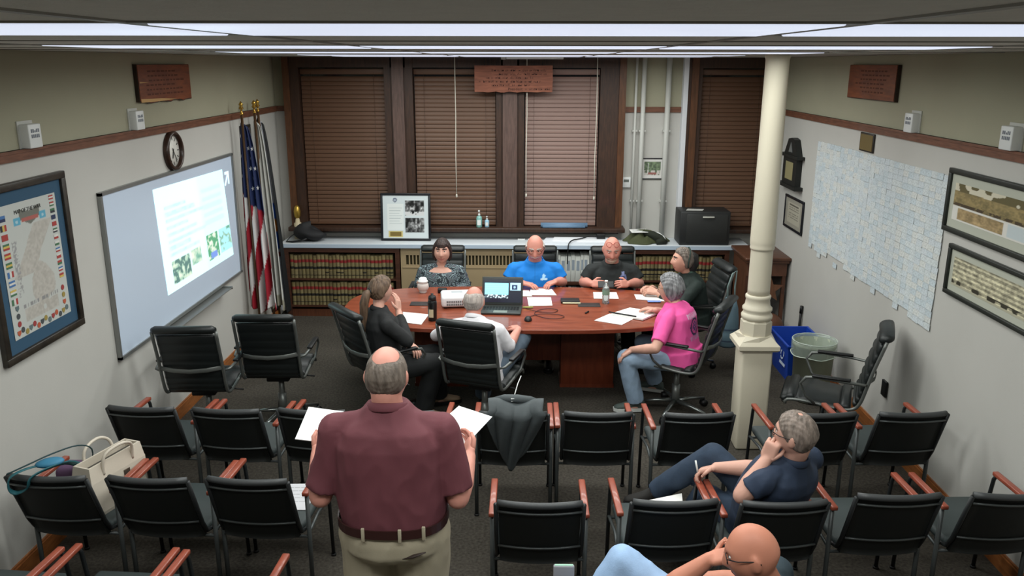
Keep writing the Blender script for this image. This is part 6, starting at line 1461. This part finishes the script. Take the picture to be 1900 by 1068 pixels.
person('standing man in a maroon polo and khaki trousers holding out two sheets', (-.545, 3.10, .965), (-.556, 3.12, 1.50), (-.559, 3.135, 1.632), (.0, 1), (.02, .98, -.15),
       dict(R=dict(w=(-.245, 3.37, 1.165), e=(-.275, 3.09, 1.115), d=(-.10, .92, .35), p=(-.85, -.1, .5), curl=.55), L=dict(w=(-.925, 3.37, 1.17), e=(-.845, 3.09, 1.115), d=(.08, .9, .38), p=(.85, -.1, .5), curl=.55)),
       dict(R=dict(a=(-.43, 3.10, .085), d=(.12, 1)), L=dict(a=(-.66, 3.10, .085), d=(-.12, 1))), m_maroon, m_khaki, sk_p, shw=.215, tor=(.205, .225, .215), dep=(.165, .185, .155), belly=.035,
       sleeve=.44, hair=crop, hair_m=hm_brn, neck_r=.064, collar=m_maroon, hsc=1.03, armr=1.18, legr=1.15, tuck=True, pant_r=1.3, seed=9, extra=man_extra, fat=.08, wr=(.011, 8), shoes=(mat('brown_leather_shoe', (70, 48, 36), .4), m_black))
def held(name, label, pts, th=.004):
    p = [V(q) for q in pts]; n = (p[1]-p[0]).cross(p[3]-p[0]).normalized(); c = sum(p, V((0, 0, 0)))/4
    b = MB().add([q-c for q in p]+[q-c-n*th for q in p], [(0, 1, 2, 3), (7, 6, 5, 4), (0, 4, 5, 1), (1, 5, 6, 2), (2, 6, 7, 3), (3, 7, 4, 0)]); o = obj(name, b, mat('bright_paper', (236, 236, 236), .8)); o.location = c; tag(o, label, 'paper'); return o
held('held_sheets', 'white sheets in the left hand of the standing man', [(-1.035, 3.42, 1.215), (-.86, 3.42, 1.195), (-.855, 3.62, 1.262), (-1.02, 3.62, 1.285)])
held('held_sheets', 'white sheets in the right hand of the standing man', [(-.395, 3.47, 1.27), (-.265, 3.44, 1.185), (-.155, 3.66, 1.225), (-.315, 3.67, 1.275)])
# man in navy, legs crossed, chin on his fist
hm_salt = hair_mat('salt_pepper', (96, 86, 78), (140, 126, 116)); m_navy = mat('navy_polo_knit', (42, 54, 74), .8, var=.06, vscale=14)
def crop2(patch, m, W2, t, HB, Hc):
    patch('hair', lambda x, y, z: np.minimum(z-hair_line(y, [(-.11, -.08), (-.05, -.07), (-.015, -.04), (.01, -.01), (.04, .03), (.065, .06), (.10, .08)]), (np.hypot(x*1.2, (y+.02)*1.2)-.016)+.5*np.maximum(0, .095-z)), .006, m, 200, 150, rnd=.25)
person('man in a navy polo sitting with crossed legs, cheek on his fist', (1.27, 3.98, .50), (1.335, 3.80, .955), (1.325, 3.765, 1.10), (-.62, .78), (-.80, .60, -.02),
       dict(L=dict(w=(1.195, 3.765, .965), e=(1.075, 3.72, .79), d=(.28, -.05, .95), p=(.6, .8, 0), curl=1.0, thumb=.4), R=dict(w=(1.04, 4.12, .735), e=(1.27, 4.05, .765), d=(-.8, .25, -.35), p=(-.2, -.2, -1), curl=.6)),
       dict(L=dict(a=(.90, 4.42, .09), d=(-.5, .85), k=(1.02, 4.26, .50)), R=dict(a=(.77, 4.44, .405), d=(-.9, .25, -.15), k=(1.06, 4.27, .735))), m_navy, m_jean_d, sk_f, shw=.20, tor=(.185, .19, .195), dep=(.14, .15, .14), belly=.02,
       sleeve=.29, hair=crop2, hair_m=hm_salt, neck_r=.06, collar=m_navy, hsc=1.03, armr=1.10, glasses=dict(m=m_rim, lens=None), shoes=(mat('dark_suede_shoe', (40, 38, 36), .8), m_black), seed=10, roll=-.12)
o = obj('white_pen', MB().tube([(0, 0, 0), (-.012, .02, .065)], .005, 8), m_white); o.location = (.945, 4.13, .695); tag(o, 'white pen in the hand of the man in navy', 'pen')
# bald man at the lower edge
hm_none = hair_mat('bald_brow', (120, 96, 84), (140, 112, 98)); m_dkshirt = mat('dark_teal_shirt', (44, 58, 66), .8, var=.05)
person('bald tanned man with thin glasses and pale jeans at the lower edge', (.96, 2.92, .50), (.93, 2.80, .93), (.862, 2.785, 1.062), (-.86, .5), (-.95, .20, -.22),
       dict(L=dict(w=(.735, 2.90, .965), e=(.565, 2.92, .80), d=(.75, -.25, .35), p=(.3, -.3, .8), curl=.9), R=dict(w=(.70, 3.12, .72), e=(.93, 3.08, .74), d=(-.9, .2, -.2), p=DN, curl=.5)),
       dict(L=dict(a=(.15, 2.97, .42), d=(-.8, .2, -.3), k=(.415, 3.07, .835)), R=dict(a=(.55, 3.40, .085), d=(-.6, .8), k=(.60, 3.26, .50))), m_dkshirt, mat('pale_blue_denim', (150, 178, 212), .85, var=.08, vscale=18, bump=.12, bscale=160), sk_t, shw=.195, tor=(.18, .185, .19), dep=(.14, .145, .135),
       sleeve=.43, hair=None, hair_m=None, neck_r=.06, hsc=1.04, armr=1.08, glasses=dict(m=m_rim, lens=None), seed=11, roll=.05, legr=1.05)
